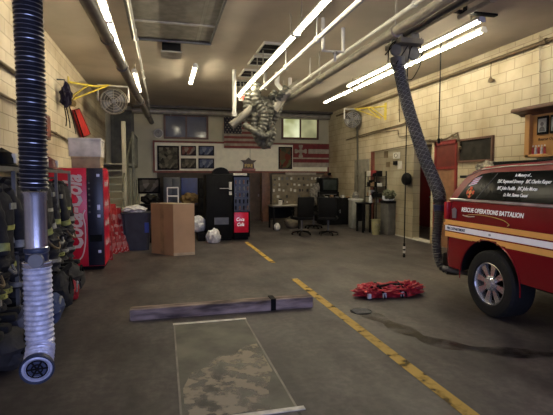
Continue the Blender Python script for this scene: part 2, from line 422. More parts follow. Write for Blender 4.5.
YB = BW - .055
def frame_pic(name, u0, v0, u1, v1, pm, label, cat='picture', group=None, frame=m_black, border=.05, y=YB, mat_c=None):
    a = onY(u0, v1, y); c_ = onY(u1, v0, y)
    t = thing(name, label, cat, ((a.x + c_.x) / 2, y, a.z), group)
    f = MB(); x0, x1, z0, z1 = a.x, c_.x, a.z, c_.z; q = border; d = .035
    f.bb((x0, y - d, z0), (x1, y, z0 + q)); f.bb((x0, y - d, z1 - q), (x1, y, z1)); f.bb((x0, y - d, z0 + q), (x0 + q, y, z1 - q)); f.bb((x1 - q, y - d, z0 + q), (x1, y, z1 - q))
    f.build('frame', frame, t)
    MB().bb((x0 + q, y - .015, z0 + q), (x1 - q, y - .002, z1 - q)).build('picture', pm, t, smooth=False)
    return t
pm1 = picture_mat('photo_collage', [(.02, .02, .015), (.09, .085, .06), (.2, .18, .13), (.05, .04, .03)], 9)
pm2 = picture_mat('photo_warm', [(.03, .02, .02), (.16, .05, .04), (.25, .2, .16), (.03, .03, .04)], 7)
pm3 = picture_mat('photo_blue', [(.02, .025, .05), (.08, .10, .17), (.2, .22, .28), (.03, .03, .05)], 7)
frame_pic('framed_collage', 157.5, 146, 179, 170, pm1, 'large dark framed photo collage, leftmost on the cream board', border=.06)
for i, (u0, v0, u1, v1, pm, lb) in enumerate([
    (181, 146, 196, 155.5, pm2, 'reddish framed photo, top left of the block of four on the cream board'),
    (198.5, 146, 214, 155.5, pm3, 'bluish framed photo, top right of the block of four on the cream board'),
    (181, 158.5, 196, 168.5, pm1, 'dark framed photo, bottom left of the block of four on the cream board'),
    (198.5, 158.5, 214, 168.5, pm3, 'bluish framed photo, bottom right of the block of four on the cream board')]):
    frame_pic('framed_photo', u0, v0, u1, v1, pm, lb, group='block of four framed photos', border=.035)
frame_pic('framed_poster', 278.5, 147, 292, 169, picture_mat('poster_dusk', [(.03, .035, .02), (.15, .035, .02), (.10, .11, .05), (.04, .04, .03)], 5), 'tall dark red and green framed poster left of the striped flag', 'poster', border=.04)
frame_pic('framed_print', 138, 178, 160, 193.5, picture_mat('print_dusk', [(.04, .035, .03), (.10, .09, .07), (.22, .19, .17), (.06, .05, .04)], 5), 'dark framed print leaning above the trash bin near the stairs', 'picture', border=.06)
# US flag
a = onY(224, 148, YB - .02); c_ = onY(270.5, 118, YB - .02)
t = thing('national_flag', 'stars and stripes flag on the back wall behind the bunched grey hoses', 'flag', ((a.x + c_.x) / 2, YB - .03, a.z))
fl = MB(); hh = (c_.z - a.z) / 13; W_ = c_.x - a.x
m_fr = M('flag_red', (.20, .045, .04), .8); m_fw = M('flag_white', (.36, .32, .25), .8); m_fb = M('flag_blue', (.022, .022, .035), .8)
def flagx(x, i): return YB - .035 - .02 * math.sin(i * .9)
nseg = 16
for k in range(13):
    fl.mi = 0 if k % 2 == 0 else 1
    for i in range(nseg):
        xa, xb = a.x + W_ * i / nseg, a.x + W_ * (i + 1) / nseg
        if k >= 6 and xb <= a.x + W_ * .42: continue
        fl.poly([(xa, flagx(xa, i), a.z + hh * k), (xb, flagx(xb, i + 1), a.z + hh * k), (xb, flagx(xb, i + 1), a.z + hh * (k + 1)), (xa, flagx(xa, i), a.z + hh * (k + 1))])
fl.build('stripes', [m_fr, m_fw], t)
cn = MB()
for i in range(int(nseg * .42)):
    xa, xb = a.x + W_ * i / nseg, a.x + W_ * (i + 1) / nseg
    cn.poly([(xa, flagx(xa, i), a.z + hh * 6), (xb, flagx(xb, i + 1), a.z + hh * 6), (xb, flagx(xb, i + 1), c_.z), (xa, flagx(xa, i), c_.z)])
ca = cn.build('canton', m_fb, t)
st = MB()
for r_ in range(7):
    for q in range(6 if r_ % 2 == 0 else 5):
        cx_ = a.x + W_ * .4 * ((q + (.5 if r_ % 2 == 0 else 1)) / 6); cz = a.z + hh * (6.5 + r_)
        pp = []
        for k in range(10):
            rr = .032 if k % 2 == 0 else .013; an = PI / 2 + k * PI / 5; pp.append((cx_ + rr * math.cos(an), YB - .06, cz + rr * math.sin(an)))
        st.poly(pp)
st.build('stars', m_fw, ca, smooth=False)
# firefighter flag : red / pale stripes with cross
a = onY(293, 167, YB - .02); c_ = onY(329, 145, YB - .02)
t = thing('firefighter_flag', 'red and white striped flag with a pale round cross emblem on the cream board', 'flag', ((a.x + c_.x) / 2, YB, a.z))
fl = MB(); hh = (c_.z - a.z) / 5; y = YB - .02
for k, (z0, z1) in enumerate([(.0, .20), (.20, .36), (.36, .42), (.42, .60), (.60, .80), (.80, 1)]):
    fl.mi = [1, 0, 1, 0, 1, 0][k]; Z = c_.z - a.z
    if k == 0: fl.mi = 1
    fl.bb((a.x, y, a.z + Z * z0), (c_.x, YB, a.z + Z * z1))
fl.mi = 0; fl.bb((a.x, y - .005, a.z + Z * .42), (a.x + (c_.x - a.x) * .42, y, c_.z))
fl.build('cloth', [M('flag_maroon', (.17, .022, .022), .8), m_fw], t, smooth=False)
def maltese(mb, c0, r, xa, ya, n=None):
    xa = Vector(xa); ya = Vector(ya); c0 = Vector(c0)
    for k in range(4):
        a0 = k * PI / 2
        pts = []
        for (rr, da) in [(.22, -.5), (.85, -.42), (1.0, -.30), (1.0, -.1), (.94, 0), (1.0, .1), (1.0, .30), (.85, .42), (.22, .5)]:
            pts.append(c0 + (xa * math.cos(a0 + da) + ya * math.sin(a0 + da)) * rr * r)
        mb.poly(pts)
    mb.poly([c0 + (xa * math.cos(q * PI / 8) + ya * math.sin(q * PI / 8)) * r * .36 for q in range(16)])
    return mb
em = MB(); maltese(em, (a.x + (c_.x - a.x) * .21, y - .01, a.z + Z * .70), .25, (1, 0, 0), (0, 0, 1)); em.build('emblem', m_fw, t, smooth=False)
# fire plaque
a = onY(248.5, 171, YB)
t = thing('fire_plaque', 'small dark crest plaque with gold lettering and a winged top on the cream board', 'plaque', (a.x, YB, a.z))
p = MB(); z0 = a.z; x = a.x
p.prism([(x - .22, z0 + .05), (x - .19, z0 + .30), (x - .30, z0 + .40), (x - .12, z0 + .40), (x, z0 + .50), (x + .12, z0 + .40), (x + .30, z0 + .40), (x + .19, z0 + .30), (x + .22, z0 + .05), (x, z0)], 'Y', YB - .04, YB)
p.build('shield', M('plaque_bronze', (.05, .03, .012), .4), t)
p = MB(); p.bb((x - .26, YB - .05, z0), (x + .26, YB - .03, z0 + .09), .01); p.build('ribbon', M('pink_ribbon', (.34, .13, .12), .6), t)
text_obj('lettering', 'FIRE', .17, m_gold, (x, YB - .045, z0 + .14), (1, 0, 0), (0, 0, 1), t, align='CENTER', off=.004)
MB().tube([(x + .06, YB - .01, z0 + .45), (x + .06, YB - .01, 2.85)], .006, 5).build('cord', m_dark, t)
a = onY(158.4, 133.5, BW)
t = thing('wall_clock', 'small round wall clock with a pale rim left of the dark back window', 'clock', (a.x, BW, a.z))
MB().lathe([(.16, -.04), (.165, -.02), (.165, 0)], (a.x, BW, a.z), 'Y', 28).build('face', M('clock_face', (.20, .19, .16), .4), t)
MB().tube([(a.x + .155 * math.cos(2 * PI * k / 28), BW - .04, a.z + .155 * math.sin(2 * PI * k / 28)) for k in range(28)], .018, 6, closed=True).build('rim', m_white, t)
MB().cyl((a.x, BW - .045, a.z), (a.x - .05, BW - .045, a.z + .07), .006, n=5).build('hand', m_dark, t); MB().cyl((a.x, BW - .045, a.z), (a.x + .02, BW - .045, a.z + .11), .005, n=5).build('hand', m_dark, t)
# light strip below the flag
a = onY(286, 175, 16.3); c_ = onY(316, 172.6, 16.3)
t = thing('shelf_light', 'thin pale strip light under the cream board above the pegboard', 'light', ((a.x + c_.x) / 2, 16.3, a.z))
MB().bb((a.x, 16.28, a.z), (c_.x, YB, c_.z)).build('housing', M('strip_pale', (.35, .31, .24), .5), t)

# ------------------------------------------------------------------ stairs
t = thing('staircase', 'dark olive open wooden staircase climbing along the left wall', 'stairs', (-1.4, 12.0, 0))
for k in range(10):
    z = .205 * (k + 1); y = 12.15 + .25 * k
    MB().bb((-1.86, y, z - .04), (-1.06, y + .28, z), .006).build('tread', M('tread_paint', (.50, .50, .38), .6) if k == 0 else bpy.data.materials['tread_paint'], t)
for x in (-1.88, -1.06):
    s = MB(); s.prism([(12.0, 0), (12.25, 0), (14.75, 2.05), (14.75, 2.3), (14.55, 2.3), (12.0, .28)], 'X', x - .02, x + .02); s.build('stringer', m_green, t)
MB().bb((-1.88, 14.7, 1.97), (-.85, BW - .02, 2.05)).build('landing', m_green, t)
for (x, y, z0, z1, r_) in [(-1.03, 13.0, .75, 3.15, .055), (-.90, 14.75, 1.2, 3.05, .04), (-.86, 16.2, 2.0, 3.0, .03), (-.90, 14.75, 0, 1.3, .05)]:
    MB().bb((x - r_, y - r_, z0), (x + r_, y + r_, z1), .008).build('post', m_backwall if r_ > .05 else m_green, t)
MB().tube([(-1.03, 12.3, 1.25), (-1.03, 13.0, 1.75), (-.93, 14.75, 3.0)], .03, 8).build('handrail', m_green, t)
MB().tube([(-.90, 14.75, 3.0), (-.86, 16.2, 3.0)], .03, 8).build('handrail', m_green, t)
for i in range(6):
    y = 14.95 + .22 * i
    MB().bb((-.895, y - .015, 2.05), (-.865, y + .015, 3.0)).build('baluster', m_green, t)
d = MB().bb((-1.72, BW - .08, 2.05), (-.95, BW, 3.95)); do = d.build('door_1', M('door_olive', (.10, .10, .075), .5), None, 'structure')
MB().bb((-1.62, BW - .09, 3.0), (-1.05, BW - .08, 3.85)).build('panel', M('door_panel', (.075, .078, .06), .5), do)
MB().lathe([(.0001, -.05), (.03, -.04), (.03, -.01), (.015, 0)], (-1.03, BW - .08, 3.0), 'Y', 12).build('handle', m_greymetal, do)

# ------------------------------------------------------------------ ceiling pipes and lights
def fixture(name, label, x, y0, y1, z, tubes=(0,), mt=m_tube, group=None, w=.11, hang=True):
    t = thing(name, label, 'light', (x, (y0 + y1) / 2, z), group)
    h = MB(); h.prism([(x - w / 2, z), (x - w / 2 * .6, z + .05), (x + w / 2 * .6, z + .05), (x + w / 2, z)], 'Y', y0, y1); h.build('housing', m_fixture, t, smooth=False)
    for dx in tubes: MB().cyl((x + dx, y0 + .03, z - .022), (x + dx, y1 - .03, z - .022), .019, n=8).build('fluorescent_tube', mt, t)
    for yy in (y0 + .015, y1 - .015): MB().bb((x - w / 2, yy - .015, z - .04), (x + w / 2, yy + .015, z)).build('end_cap', m_white, t)
    if hang and z + .05 < CH - .02:
        hg = MB()
        for yy in (y0 + .25, y1 - .25): hg.tube([(x, yy, z + .04), (x, yy, CH)], .01, 6)
        hg.build('hanger', m_pipe, t)
    return t
gL = 'strip lights along the left ceiling'
fixture('strip_light', 'bright bare strip light on the left ceiling, the nearer one', -.72, 4.3, 6.85, 3.85, group=gL)
fixture('strip_light', 'bright bare strip light on the left ceiling, the second from the front', -.72, 6.9, 9.3, 3.85, group=gL)
fixture('strip_light', 'dimmer strip light at the far end of the left row beside the grey duct', -.55, 10.0, 12.2, 3.85, mt=emis('fluorescent_faint', (1, .87, .64), 34), group=gL)
fixture('strip_light', 'short glowing strip light alone in the middle of the ceiling', .71, 9.75, 11.5, 3.98, tubes=(0,), mt=m_tubedim)
gC = 'strip lights in the central row beside the pipes'
fixture('strip_light', 'brightest strip light of the central row, nearest the front', 1.93, 4.0, 6.4, 3.72, group=gC)
fixture('strip_light', 'second strip light of the central row beside the pale pipe', 1.93, 6.45, 8.9, 3.72, group=gC)
fixture('strip_light', 'last strip light of the central row above the bunched hoses', 1.93, 8.95, 11.5, 3.72, group=gC, mt=m_tubedim)
gR = 'strip lights in the double row on the right ceiling'
fixture('strip_light', 'right-hand strip light of the double row, nearest the front above the truck', 5.02, 6.25, 8.7, 3.97, tubes=(0,), group=gR, w=.12)
fixture('strip_light', 'right-hand strip light of the double row, middle one', 4.98, 8.75, 11.1, 3.97, tubes=(0,), group=gR, w=.12)
fixture('strip_light', 'right-hand strip light of the double row, farthest toward the back wall', 4.95, 11.15, 13.3, 3.97, tubes=(0,), group=gR, w=.12)
fixture('strip_light', 'left-hand strip light of the double row, nearest the front', 4.66, 5.85, 8.0, 3.97, tubes=(0,), group=gR, w=.12)
fixture('strip_light', 'left-hand strip light of the double row, behind the hanging hose carriage', 4.66, 8.4, 10.8, 3.97, tubes=(0,), group=gR, w=.12)
fixture('strip_light', 'small pale strip light seen between the central pipes far back', 3.28, 11.9, 13.4, 3.95, tubes=(0,), mt=emis('fluorescent_soft', (1, .88, .66), 60), w=.2)
t = thing('light_hood', 'dark flat hood plate over the end of the double row of strip lights', 'hood', (4.6, 5.7, 4.0))
MB().bb((4.1, 5.75, 4.0), (4.85, 5.83, 4.03)).build('plate', m_dark, t); MB().bb((4.3, 5.76, 4.03), (4.33, 5.82, 4.1)).build('bracket', m_dark, t)

def pipe(name, label, pts, r, mat, hangers=(), flanges=()):
    t = thing(name, label, 'pipe', Vector(pts[0]))
    MB().tube(pts, r, 14).build('pipe', mat, t)
    for p_ in flanges:
        p_ = Vector(p_); d_ = (Vector(pts[1]) - Vector(pts[0])).normalized()
        MB().cyl(p_ - d_ * .04, p_ + d_ * .04, r * 1.25, n=14).build('coupling', mat, t)
    for (x, y, z) in hangers:
        h = MB(); h.tube([(x, y, z + r), (x, y, CH)], .012, 6); h.tube([(x + (r + .008) * math.cos(k * PI / 6), y, z + (r + .008) * math.sin(k * PI / 6)) for k in range(12)], .01, 5, closed=True)
        h.build('hanger', mat, t)
    return t
a = onZ(83, -8, 3.62); b_ = onY(151.5, 122, 15.8)
pl = [a + (a - b_) * .35, a, a.lerp(b_, .5), b_]
t = pipe('exhaust_pipe', 'thick grey exhaust duct slanting beside the left strip lights', pl, .085, M('duct_brown', (.15, .13, .11), .45, .2), [tuple(a.lerp(b_, k)) for k in (.15, .5, .85)], [tuple(a.lerp(b_, k)) for k in (.3, .62)])
a = onZ(390, 35, 3.55); a.x = 3.0
def px_line(X, z, y0, y1, name, label, r, mat, hy=()):
    return pipe(name, label, [(X, y0, z), (X, y1, z)], r, mat, [(X, y, z) for y in hy], [(X, y, z) for y in hy[:2]])
P0 = onZ(390, 35, 3.55); px_line(P0.x, 3.55, 2.5, 12.0, 'exhaust_pipe', 'large grey overhead duct running down the bay just right of the pale pipe', .068, m_pipe, (5.5, 8.5, 11.2))
P1 = onZ(380, 28, 3.72); px_line(P1.x, 3.72, 2.5, 13.2, 'overhead_pipe', 'thin pale conduit running directly above the large overhead duct', .03, m_white, (5.0, 9.0))
P2 = onZ(318, 38.5, 3.62); px_line(P2.x, 3.62, 2.5, 11.3, 'overhead_pipe', 'pale overhead pipe running parallel beside the central strip lights', .036, m_white, (4.6, 6.3, 8.0, 9.8))
# trapeze drop between pipes
t = thing('pipe_loop', 'pale square pipe loop hanging between the two overhead ducts', 'pipe', (2.6, 6.8, 3.6))
A = [onY(323, 10, 6.75), onY(323, 51, 6.75), onY(343, 52, 6.75), onY(343, 28, 6.75)]
A[0].z = CH
MB().tube(A, .03, 8).build('pipe', m_white, t)
A2 = [onY(335, 53, 6.75), onY(335, 62, 6.75)]; MB().tube(A2, .022, 8).build('stub', m_white, t); MB().cyl(A2[0] + Vector((0, 0, -.02)), A2[0] + Vector((0, 0, .02)), .04).build('valve', m_pipe, t)
# exhaust rail
t = thing('exhaust_rail', 'grey ceiling rail that the right exhaust hose carriage hangs from', 'rail', (3.78, 4.5, 3.9))
rl = MB(); rl.prism([(3.66, 3.86), (3.66, 4.0), (3.90, 4.0), (3.90, 3.86), (3.84, 3.86), (3.84, 3.9), (3.72, 3.9), (3.72, 3.86)], 'Y', 1.5, 6.95); rl.build('track', m_pipedark, t)
for y in (2.5, 4.7, 6.6): MB().bb((3.75, y, 4.0), (3.81, y + .05, CH)).build('bracket', m_pipe, t)
# drain pipe to right of rail on the ceiling
px_line(4.3, 3.98, 1.5, 5.9, 'overhead_pipe', 'thin grey pipe close under the ceiling above the truck', .035, m_pipe, (3.2, 5.2))

px_line(-.40, 3.93, 6.2, 15.9, 'overhead_pipe', 'thin pale conduit under the ceiling beside the left strip lights', .025, m_white, (8, 11, 14))
# dark square vents beside the central lights
for i, (u, v) in enumerate([(266, 49), (255, 61), (247, 73.5), (240, 83.5)]):
    q = onZ(u, v, CH); sx = .17
    t = thing('ceiling_vent', 'dark square ceiling vent beside the central strip lights, %s' % ['nearest the front', 'second from the front', 'third from the front', 'farthest back'][i], 'vent', (2.03, q.y, CH), 'row of square ceiling vents')
    x0, x1, y0, y1 = 1.86, 2.2, q.y - .42, q.y + .22
    MB().bb((x0, y0, CH - .02), (x1, y1, CH - .005)).build('opening', m_dark, t)
    f = MB(); f.bb((x0 - .03, y0 - .05, CH - .04), (x1 + .03, y0, CH)); f.bb((x0 - .03, y1, CH - .04), (x1 + .03, y1 + .03, CH)); f.bb((x0 - .03, y0, CH - .04), (x0, y1, CH)); f.bb((x1, y0, CH - .04), (x1 + .03, y1, CH))
    f.build('frame', m_white if i < 3 else m_pipe, t)
    s = MB()
    s.bb((x0, y0 + .31, CH - .035), (x1, y0 + .325, CH - .02))
    s.build('slat', m_pipedark, t)

# bunched hoses hanging in the middle
Y0 = 10.4
def q(u, v, dy=0): return onY(u, v, Y0 + dy)
t = thing('gathered_exhaust_hose', 'bunch of grey ribbed exhaust hoses gathered up and hanging before the flag', 'hose', q(262, 110))
def rh(name, pts, r, mat=m_gather, pitch=.09, amp=.09):
    r = r * 1.2
    m = MB(); ribbed(m, bez(pts, 10), r, pitch, amp, 12); return m.build(name, mat, t)
rh('hose', [q(287, 88), q(276, 104), q(268, 118), q(272, 134), q(266, 145), q(258, 138), q(255, 120), q(262, 104)], .085)
rh('hose', [q(250, 92, .2), q(248, 108, .2), q(256, 124, .2), q(262, 138, .1), q(270, 142, -.1)], .10)
rh('hose', [q(258, 84, -.2), q(256, 100, -.2), q(264, 112, -.2), q(262, 128, -.2), q(256, 134, -.2)], .09)
rh('hose', [q(276, 92, .3), q(270, 100, .3), q(262, 112, .3), q(250, 118, .3), q(247, 110, .3)], .08)
rh('hose', [q(245, 125, -.1), q(254, 131, -.3), q(263, 136, -.3), q(272, 133, -.2)], .06)
MB().tube([q(231, 126), q(243, 116), q(252, 108)], .09, 12).build('duct_end', m_pipedark, t)
MB().tube([q(279, 103), q(287, 92), q(300, 83)], .10, 12).build('elbow', m_pipe, t)
MB().cyl(q(273, 110), q(279, 102), .12).build('collar', m_pipe, t)
MB().tube([q(278, 66), q(277, 84), q(284, 92)], .06, 10).build('drop_pipe', m_white, t)
MB().tube([q(290, 78), q(290, 92)], .045, 10).build('drop_pipe', m_white, t)
MB().tube([Vector((q(252, 86).x, Y0, q(252, 90).z)), Vector((q(252, 86).x, Y0, CH))], .018, 6).build('hanger', m_pipe, t)
MB().tube([Vector((q(266, 86).x, Y0, q(266, 90).z)), Vector((q(266, 86).x, Y0, CH))], .018, 6).build('hanger', m_pipe, t)
rh('hose', [q(282, 98, .3), q(277, 112, .3), q(271, 124, .4), q(262, 130, .4), q(252, 122, .4)], .08)
MB().blob(q(262, 108), (.30, .25, .24), 3, .35, 3, 4).build('strap_bundle', m_gather, t)
a = q(234.5, 122); tt = thing('vertical_pipe', 'short white vertical pipe dropping from the ceiling in front of the flag', 'pipe', (a.x, Y0, a.z))
MB().tube([(a.x, Y0, a.z + .18), (a.x, Y0, CH)], .045, 12).build('pipe', m_white, tt); MB().cyl((a.x, Y0, a.z + .13), (a.x, Y0, a.z + .22), .06).build('collar', m_white, tt)
a = onY(244, 101, 11.6)
tt = thing('indicator_light', 'small glowing red light at the end of the central strip lights', 'light', (a.x, 11.6, a.z))
MB().bb((a.x - .14, 11.6, a.z), (a.x + .14, 11.66, a.z + .16), .01).build('housing', m_white, tt)
MB().bb((a.x - .11, 11.59, a.z + .03), (a.x + .11, 11.6, a.z + .13)).build('lens', emis('red_glow', (1, .12, .08), 1.6), tt)
MB().tube([(a.x, 11.63, a.z + .16), (a.x, 11.63, CH)], .012, 6).build('hanger', m_pipe, tt)

# ------------------------------------------------------------------ right hose on carriage
t = thing('hose_carriage', 'tangled dark carriage of pulleys on the ceiling above the right exhaust hose', 'carriage', (3.78, 6.6, 3.6))
cr = MB(); cr.bb((3.6, 6.35, 3.70), (4.0, 6.85, 3.78)); cr.bb((3.62, 6.4, 3.78), (3.66, 6.44, 3.88)); cr.bb((3.9, 6.4, 3.78), (3.94, 6.44, 3.88)); cr.bb((3.72, 6.5, 3.45), (3.84, 6.7, 3.7), .01)
cr.build('bracket', m_pipedark, t)
for (x, y, z, r_) in [(3.60, 6.5, 3.62, .09), (3.95, 6.55, 3.6, .10), (3.7, 6.72, 3.83, .07), (3.88, 6.42, 3.83, .07)]:
    MB().lathe([(r_, -.025), (r_ * .8, -.01), (r_ * .8, .01), (r_, .025)], (x, y, z), 'Y', 20).build('pulley', m_greymetal, t)
cb = MB()
for (u0, v0, u1, v1, b_) in [(385, 55, 398, 30, 4), (388, 62, 404, 35, -5), (396, 64, 409, 22, 6), (412, 66, 420, 45, 6), (408, 60, 422, 38, -3), (392, 30, 410, 28, 4)]:
    A = onY(u0, v0, 6.5); B = onY(u1, v1, 6.5); mid = (A + B) / 2 + Vector((.02 * b_, 0, .03)); cb.tube(bez([A, mid, B], 6), .009, 5)
cb.build('cable', m_dark, t)
cb = MB(); cb.tube(bez([onY(420, 45, 6.5), onY(421, 62, 6.4), onY(413, 78, 6.3), onY(407, 80, 6.25)], 6), .008, 5); cb.build('air_line', m_dark, t)
t = thing('exhaust_hose', 'long grey ribbed exhaust hose slanting down from the ceiling to the truck tailpipe', 'hose', onY(401, 66, 6.6))
hp = [onY(398, 64, 6.6), onY(406, 100, 6.35), onY(415, 130, 6.15), onY(425, 159, 5.95), onY(434, 180, 5.8), onY(439.5, 197, 5.65), onY(438.5, 220, 5.55), onY(436.5, 240, 5.5), onY(438, 256, 5.48), onY(442, 266, 5.46), onY(447, 269, 5.44)]
hs = bez(hp, 12)
k = int(len(hs) * .42)
ribbed(MB(), hs[:int(len(hs) * .53)], .088, .035, .07, 18).build('hose', m_meshhose, t)
ribbed(MB(), hs[int(len(hs) * .52):], .062, .035, .12, 16).build('flexible_end', m_meshhose, t)
wv = MB()
pp = resample(hs[:int(len(hs) * .53)], .012)
for ph in range(6):
    for sgn in (1, -1):
        L = []
        for i, p_ in enumerate(pp):
            d_ = (pp[min(i + 1, len(pp) - 1)] - pp[max(i - 1, 0)]).normalized(); a1 = Vector((0, 1, 0)).cross(d_).normalized(); a2 = d_.cross(a1)
            an = sgn * i * .16 + ph * PI / 3
            if (i + 0) % 2 == 0: L.append(p_ + (a1 * math.cos(an) + a2 * math.sin(an)) * .096)
        wv.tube(L, .0022, 4)
wv.build('mesh_sleeve', M('sleeve_wire', (.30, .30, .30), .45, .3), t)
e_ = hs[int(len(hs) * .55)]
MB().cyl(e_ + Vector((0, 0, .05)), e_ - Vector((0, 0, .05)), .09, .075).build('clamp', M('blue_clamp', (.05, .06, .14), .4, .3), t)
MB().cyl(hs[0] + Vector((0, 0, -.02)), hs[0] + Vector((0, 0, .1)), .12, .12).build('collar', m_greymetal, t)
A = hs[-1]; MB().tube([A - Vector((.02, 0, 0)), A + Vector((.10, -.05, 0)), A + Vector((.18, -.12, .01))], [.075, .085, .07], 16).build('nozzle', M('nozzle_dark', (.06, .055, .05), .35, .5), t)
# pull cords
t = thing('pull_cord', 'thin black pull cord with a white tipped end hanging in the middle of the bay', 'cord', (4.35, 7.3, .1))
a = onY(405, 256, 7.3); x = onY(407, 100, 7.3).x
MB().tube([(x, 7.3, CH), (x, 7.3, .4)], .011, 6).build('cord', m_dark, t)
MB().cyl((x, 7.3, .40), (x, 7.3, .18), .018).build('handle', m_black, t)
w_ = MB()
for z in (.22, .30): w_.cyl((x, 7.3, z), (x, 7.3, z + .045), .024, n=10)
w_.build('white_band', m_white, t); MB().cyl((x, 7.3, .18), (x, 7.3, .14), .028, .02, 10).build('weight', m_black, t)
x = onY(440.6, 60, 7.2).x; z = onY(440.6, 141, 7.2).z
t = thing('pull_cord', 'dark vertical cord ending at head height before the right wall door', 'cord', (x, 7.2, z))
MB().tube([(x, 7.2, CH), (x, 7.2, z)], .012, 6).build('cord', m_dark, t); MB().lathe([(.0001, -.05), (.025, -.04), (.025, .04), (.0001, .06)], (x, 7.2, z), n=10).build('toggle', m_dark, t)

# ------------------------------------------------------------------ left hose
HX, HY = -.635, 2.5
t = thing('exhaust_hose', 'large black and silver exhaust hose hanging down at the left, open end low', 'hose', (HX, HY, .6))
top = [Vector((HX, HY, z_ / 100)) for z_ in range(410, 152, -2)]
MB()
ribbed(MB(), top, .0640, .022, .06, 22).build('black_hose', m_hose, t)
hx = MB(); L = []
n_ = int((4.1 - 1.53) / .022)
for i in range(n_ * 14):
    an = i / 14 * 2 * PI; L.append((HX + .0690 * math.cos(an), HY + .0690 * math.sin(an), 4.1 - i / 14 * .022))
hx.tube(L, .0018, 4); hx.build('spring_wire', m_wire, t)
MB().lathe([(.062, 1.53), (.054, 1.51), (.053, 1.25), (.057, 1.245), (.057, 1.22), (.052, 1.21)], (HX, HY, 0), n=30).build('aluminium_sleeve', m_silver, t)
MB().lathe([(.058, 1.245), (.061, 1.24), (.061, 1.225), (.058, 1.22)], (HX, HY, 0), n=30).build('clamp', m_nozzle, t)
MB().lathe([(.055, 1.23), (.055, 1.15)], (HX, HY, 0), n=30).build('cuff', m_nozzle, t)
MB().lathe([(.0001, -.012), (.035, -.012), (.04, 0)], (HX + .01, HY - .058, 1.185), 'Y', 18).build('badge', m_greymetal, t)
lower = bez([(HX, HY, 1.17), (HX, HY, .95), (HX, HY, .82), (HX + .004, HY - .005, .74), tuple(onY(40, 352, HY - .035)), tuple(onY(38.5, 362, HY - .09)), tuple(onY(37.3, 368, HY - .14))], 8)
ribbed(MB(), lower[:int(len(lower) * .62)], .067, .026, .05, 26).build('foil_hose', m_foil, t)
ribbed(MB(), lower[int(len(lower) * .60):], .067, .026, .05, 26).build('foil_elbow', m_foil, t)
MB().lathe([(.056, 1.175), (.069, 1.165), (.070, 1.15), (.068, 1.145)], (HX, HY, 0), n=30).build('foil_cuff', m_silver, t)
dv = (lower[-1] - lower[-4]).normalized(); ec = lower[-1]
mt = dv.to_track_quat('Z', 'Y').to_matrix()
MB().lathe([(.068, -.02), (.076, -.01), (.080, .01), (.076, .022), (.070, .022), (.068, 0)], ec, n=32, mat=mt, cap=False).build('end_ring', m_nozzle, t)
MB().lathe([(.068, .012), (.058, .014), (.054, .0), (.0001, .0)], ec, n=32, mat=mt, cap=False).build('end_face', m_foil, t)
MB().lathe([(.044, .004), (.044, .006), (.0001, .006)], ec, n=26, mat=mt).build('opening', M('opening_blue', (.05, .06, .10), .4), t)
g = MB()
for k in range(3):
    an = k * PI / 3; d_ = mt @ Vector((math.cos(an), math.sin(an), 0)) * .046; g.cyl(ec + d_ + dv * .012, ec - d_ + dv * .012, .004, n=6)
for rr in (.024, .046): g.tube([ec + dv * .012 + mt @ Vector((math.cos(2 * PI * i / 20) * rr, math.sin(2 * PI * i / 20) * rr, 0)) for i in range(20)], .0035, 5, closed=True)
g.build('grille', m_dark, t)

# ------------------------------------------------------------------ left wall conduits & fittings
def wallpipe(name, label, pts, r, mat=m_cond, cat='pipe'):
    t = thing(name, label, cat, pts[0]); MB().tube(pts, r, 8).build('pipe', mat, t)
    c_ = MB()
    for a, b in zip(pts, pts[1:]):
        a = Vector(a); b = Vector(b); mid = (a + b) / 2; dd = (b - a).normalized(); c_.cyl(mid - dd * .02, mid + dd * .02, r * 1.5, n=8)
    c_.build('clip', mat, t); return t
wallpipe('wall_conduit', 'upper brown conduit running along the left wall behind the hose', [(LW + .04, -3, 2.98), (LW + .04, 7.9, 2.98), (LW + .04, 7.9, 4.08)], .025)
wallpipe('wall_conduit', 'lower brown conduit running along the left wall behind the hose', [(LW + .04, -3, 2.60), (LW + .04, 8.0, 2.60), (LW + .04, 8.0, 2.0)], .022)
wallpipe('wall_conduit', 'brown conduit low on the left wall dropping toward the vending machine', [(LW + .04, 8.05, 2.42), (LW + .04, 9.6, 2.38), (LW + .04, 10.6, 2.30), (LW + .04, 12, 2.28)], .02)
t = thing('wall_box', 'small red brown electrical box on the left wall behind the hose', 'box', (LW, 7.95, 2.25))
MB().bb((LW, 7.75, 2.22), (LW + .12, 8.1, 2.62), .01).build('housing', m_wooddk, t); MB().bb((LW + .12, 7.79, 2.26), (LW + .13, 8.06, 2.58)).build('cover', m_redtrim, t)
# red board on the wall
A = [onX(72, 110, LW + .04), onX(76.5, 108.5, LW + .04), onX(88, 134, LW + .04), onX(81, 137, LW + .04)]
t = thing('rescue_board', 'red board with black edges leaning high on the left wall above the white box', 'board', A[2])
d = MB(); v1 = [d.bm.verts.new(p) for p in A]; v2 = [d.bm.verts.new(p + Vector((.06, 0, 0))) for p in A]
for i in range(4): d.bm.faces.new((v1[i], v1[(i + 1) % 4], v2[(i + 1) % 4], v2[i]))
d.bm.faces.new(v1); d.bm.faces.new(v2); d.build('panel', M('board_red', (.55, .025, .02), .4, emit=.03), t)
e_ = MB(); e_.tube([p + Vector((.05, 0, 0)) for p in A], .016, 6, closed=True); e_.build('edge', m_dark, t)
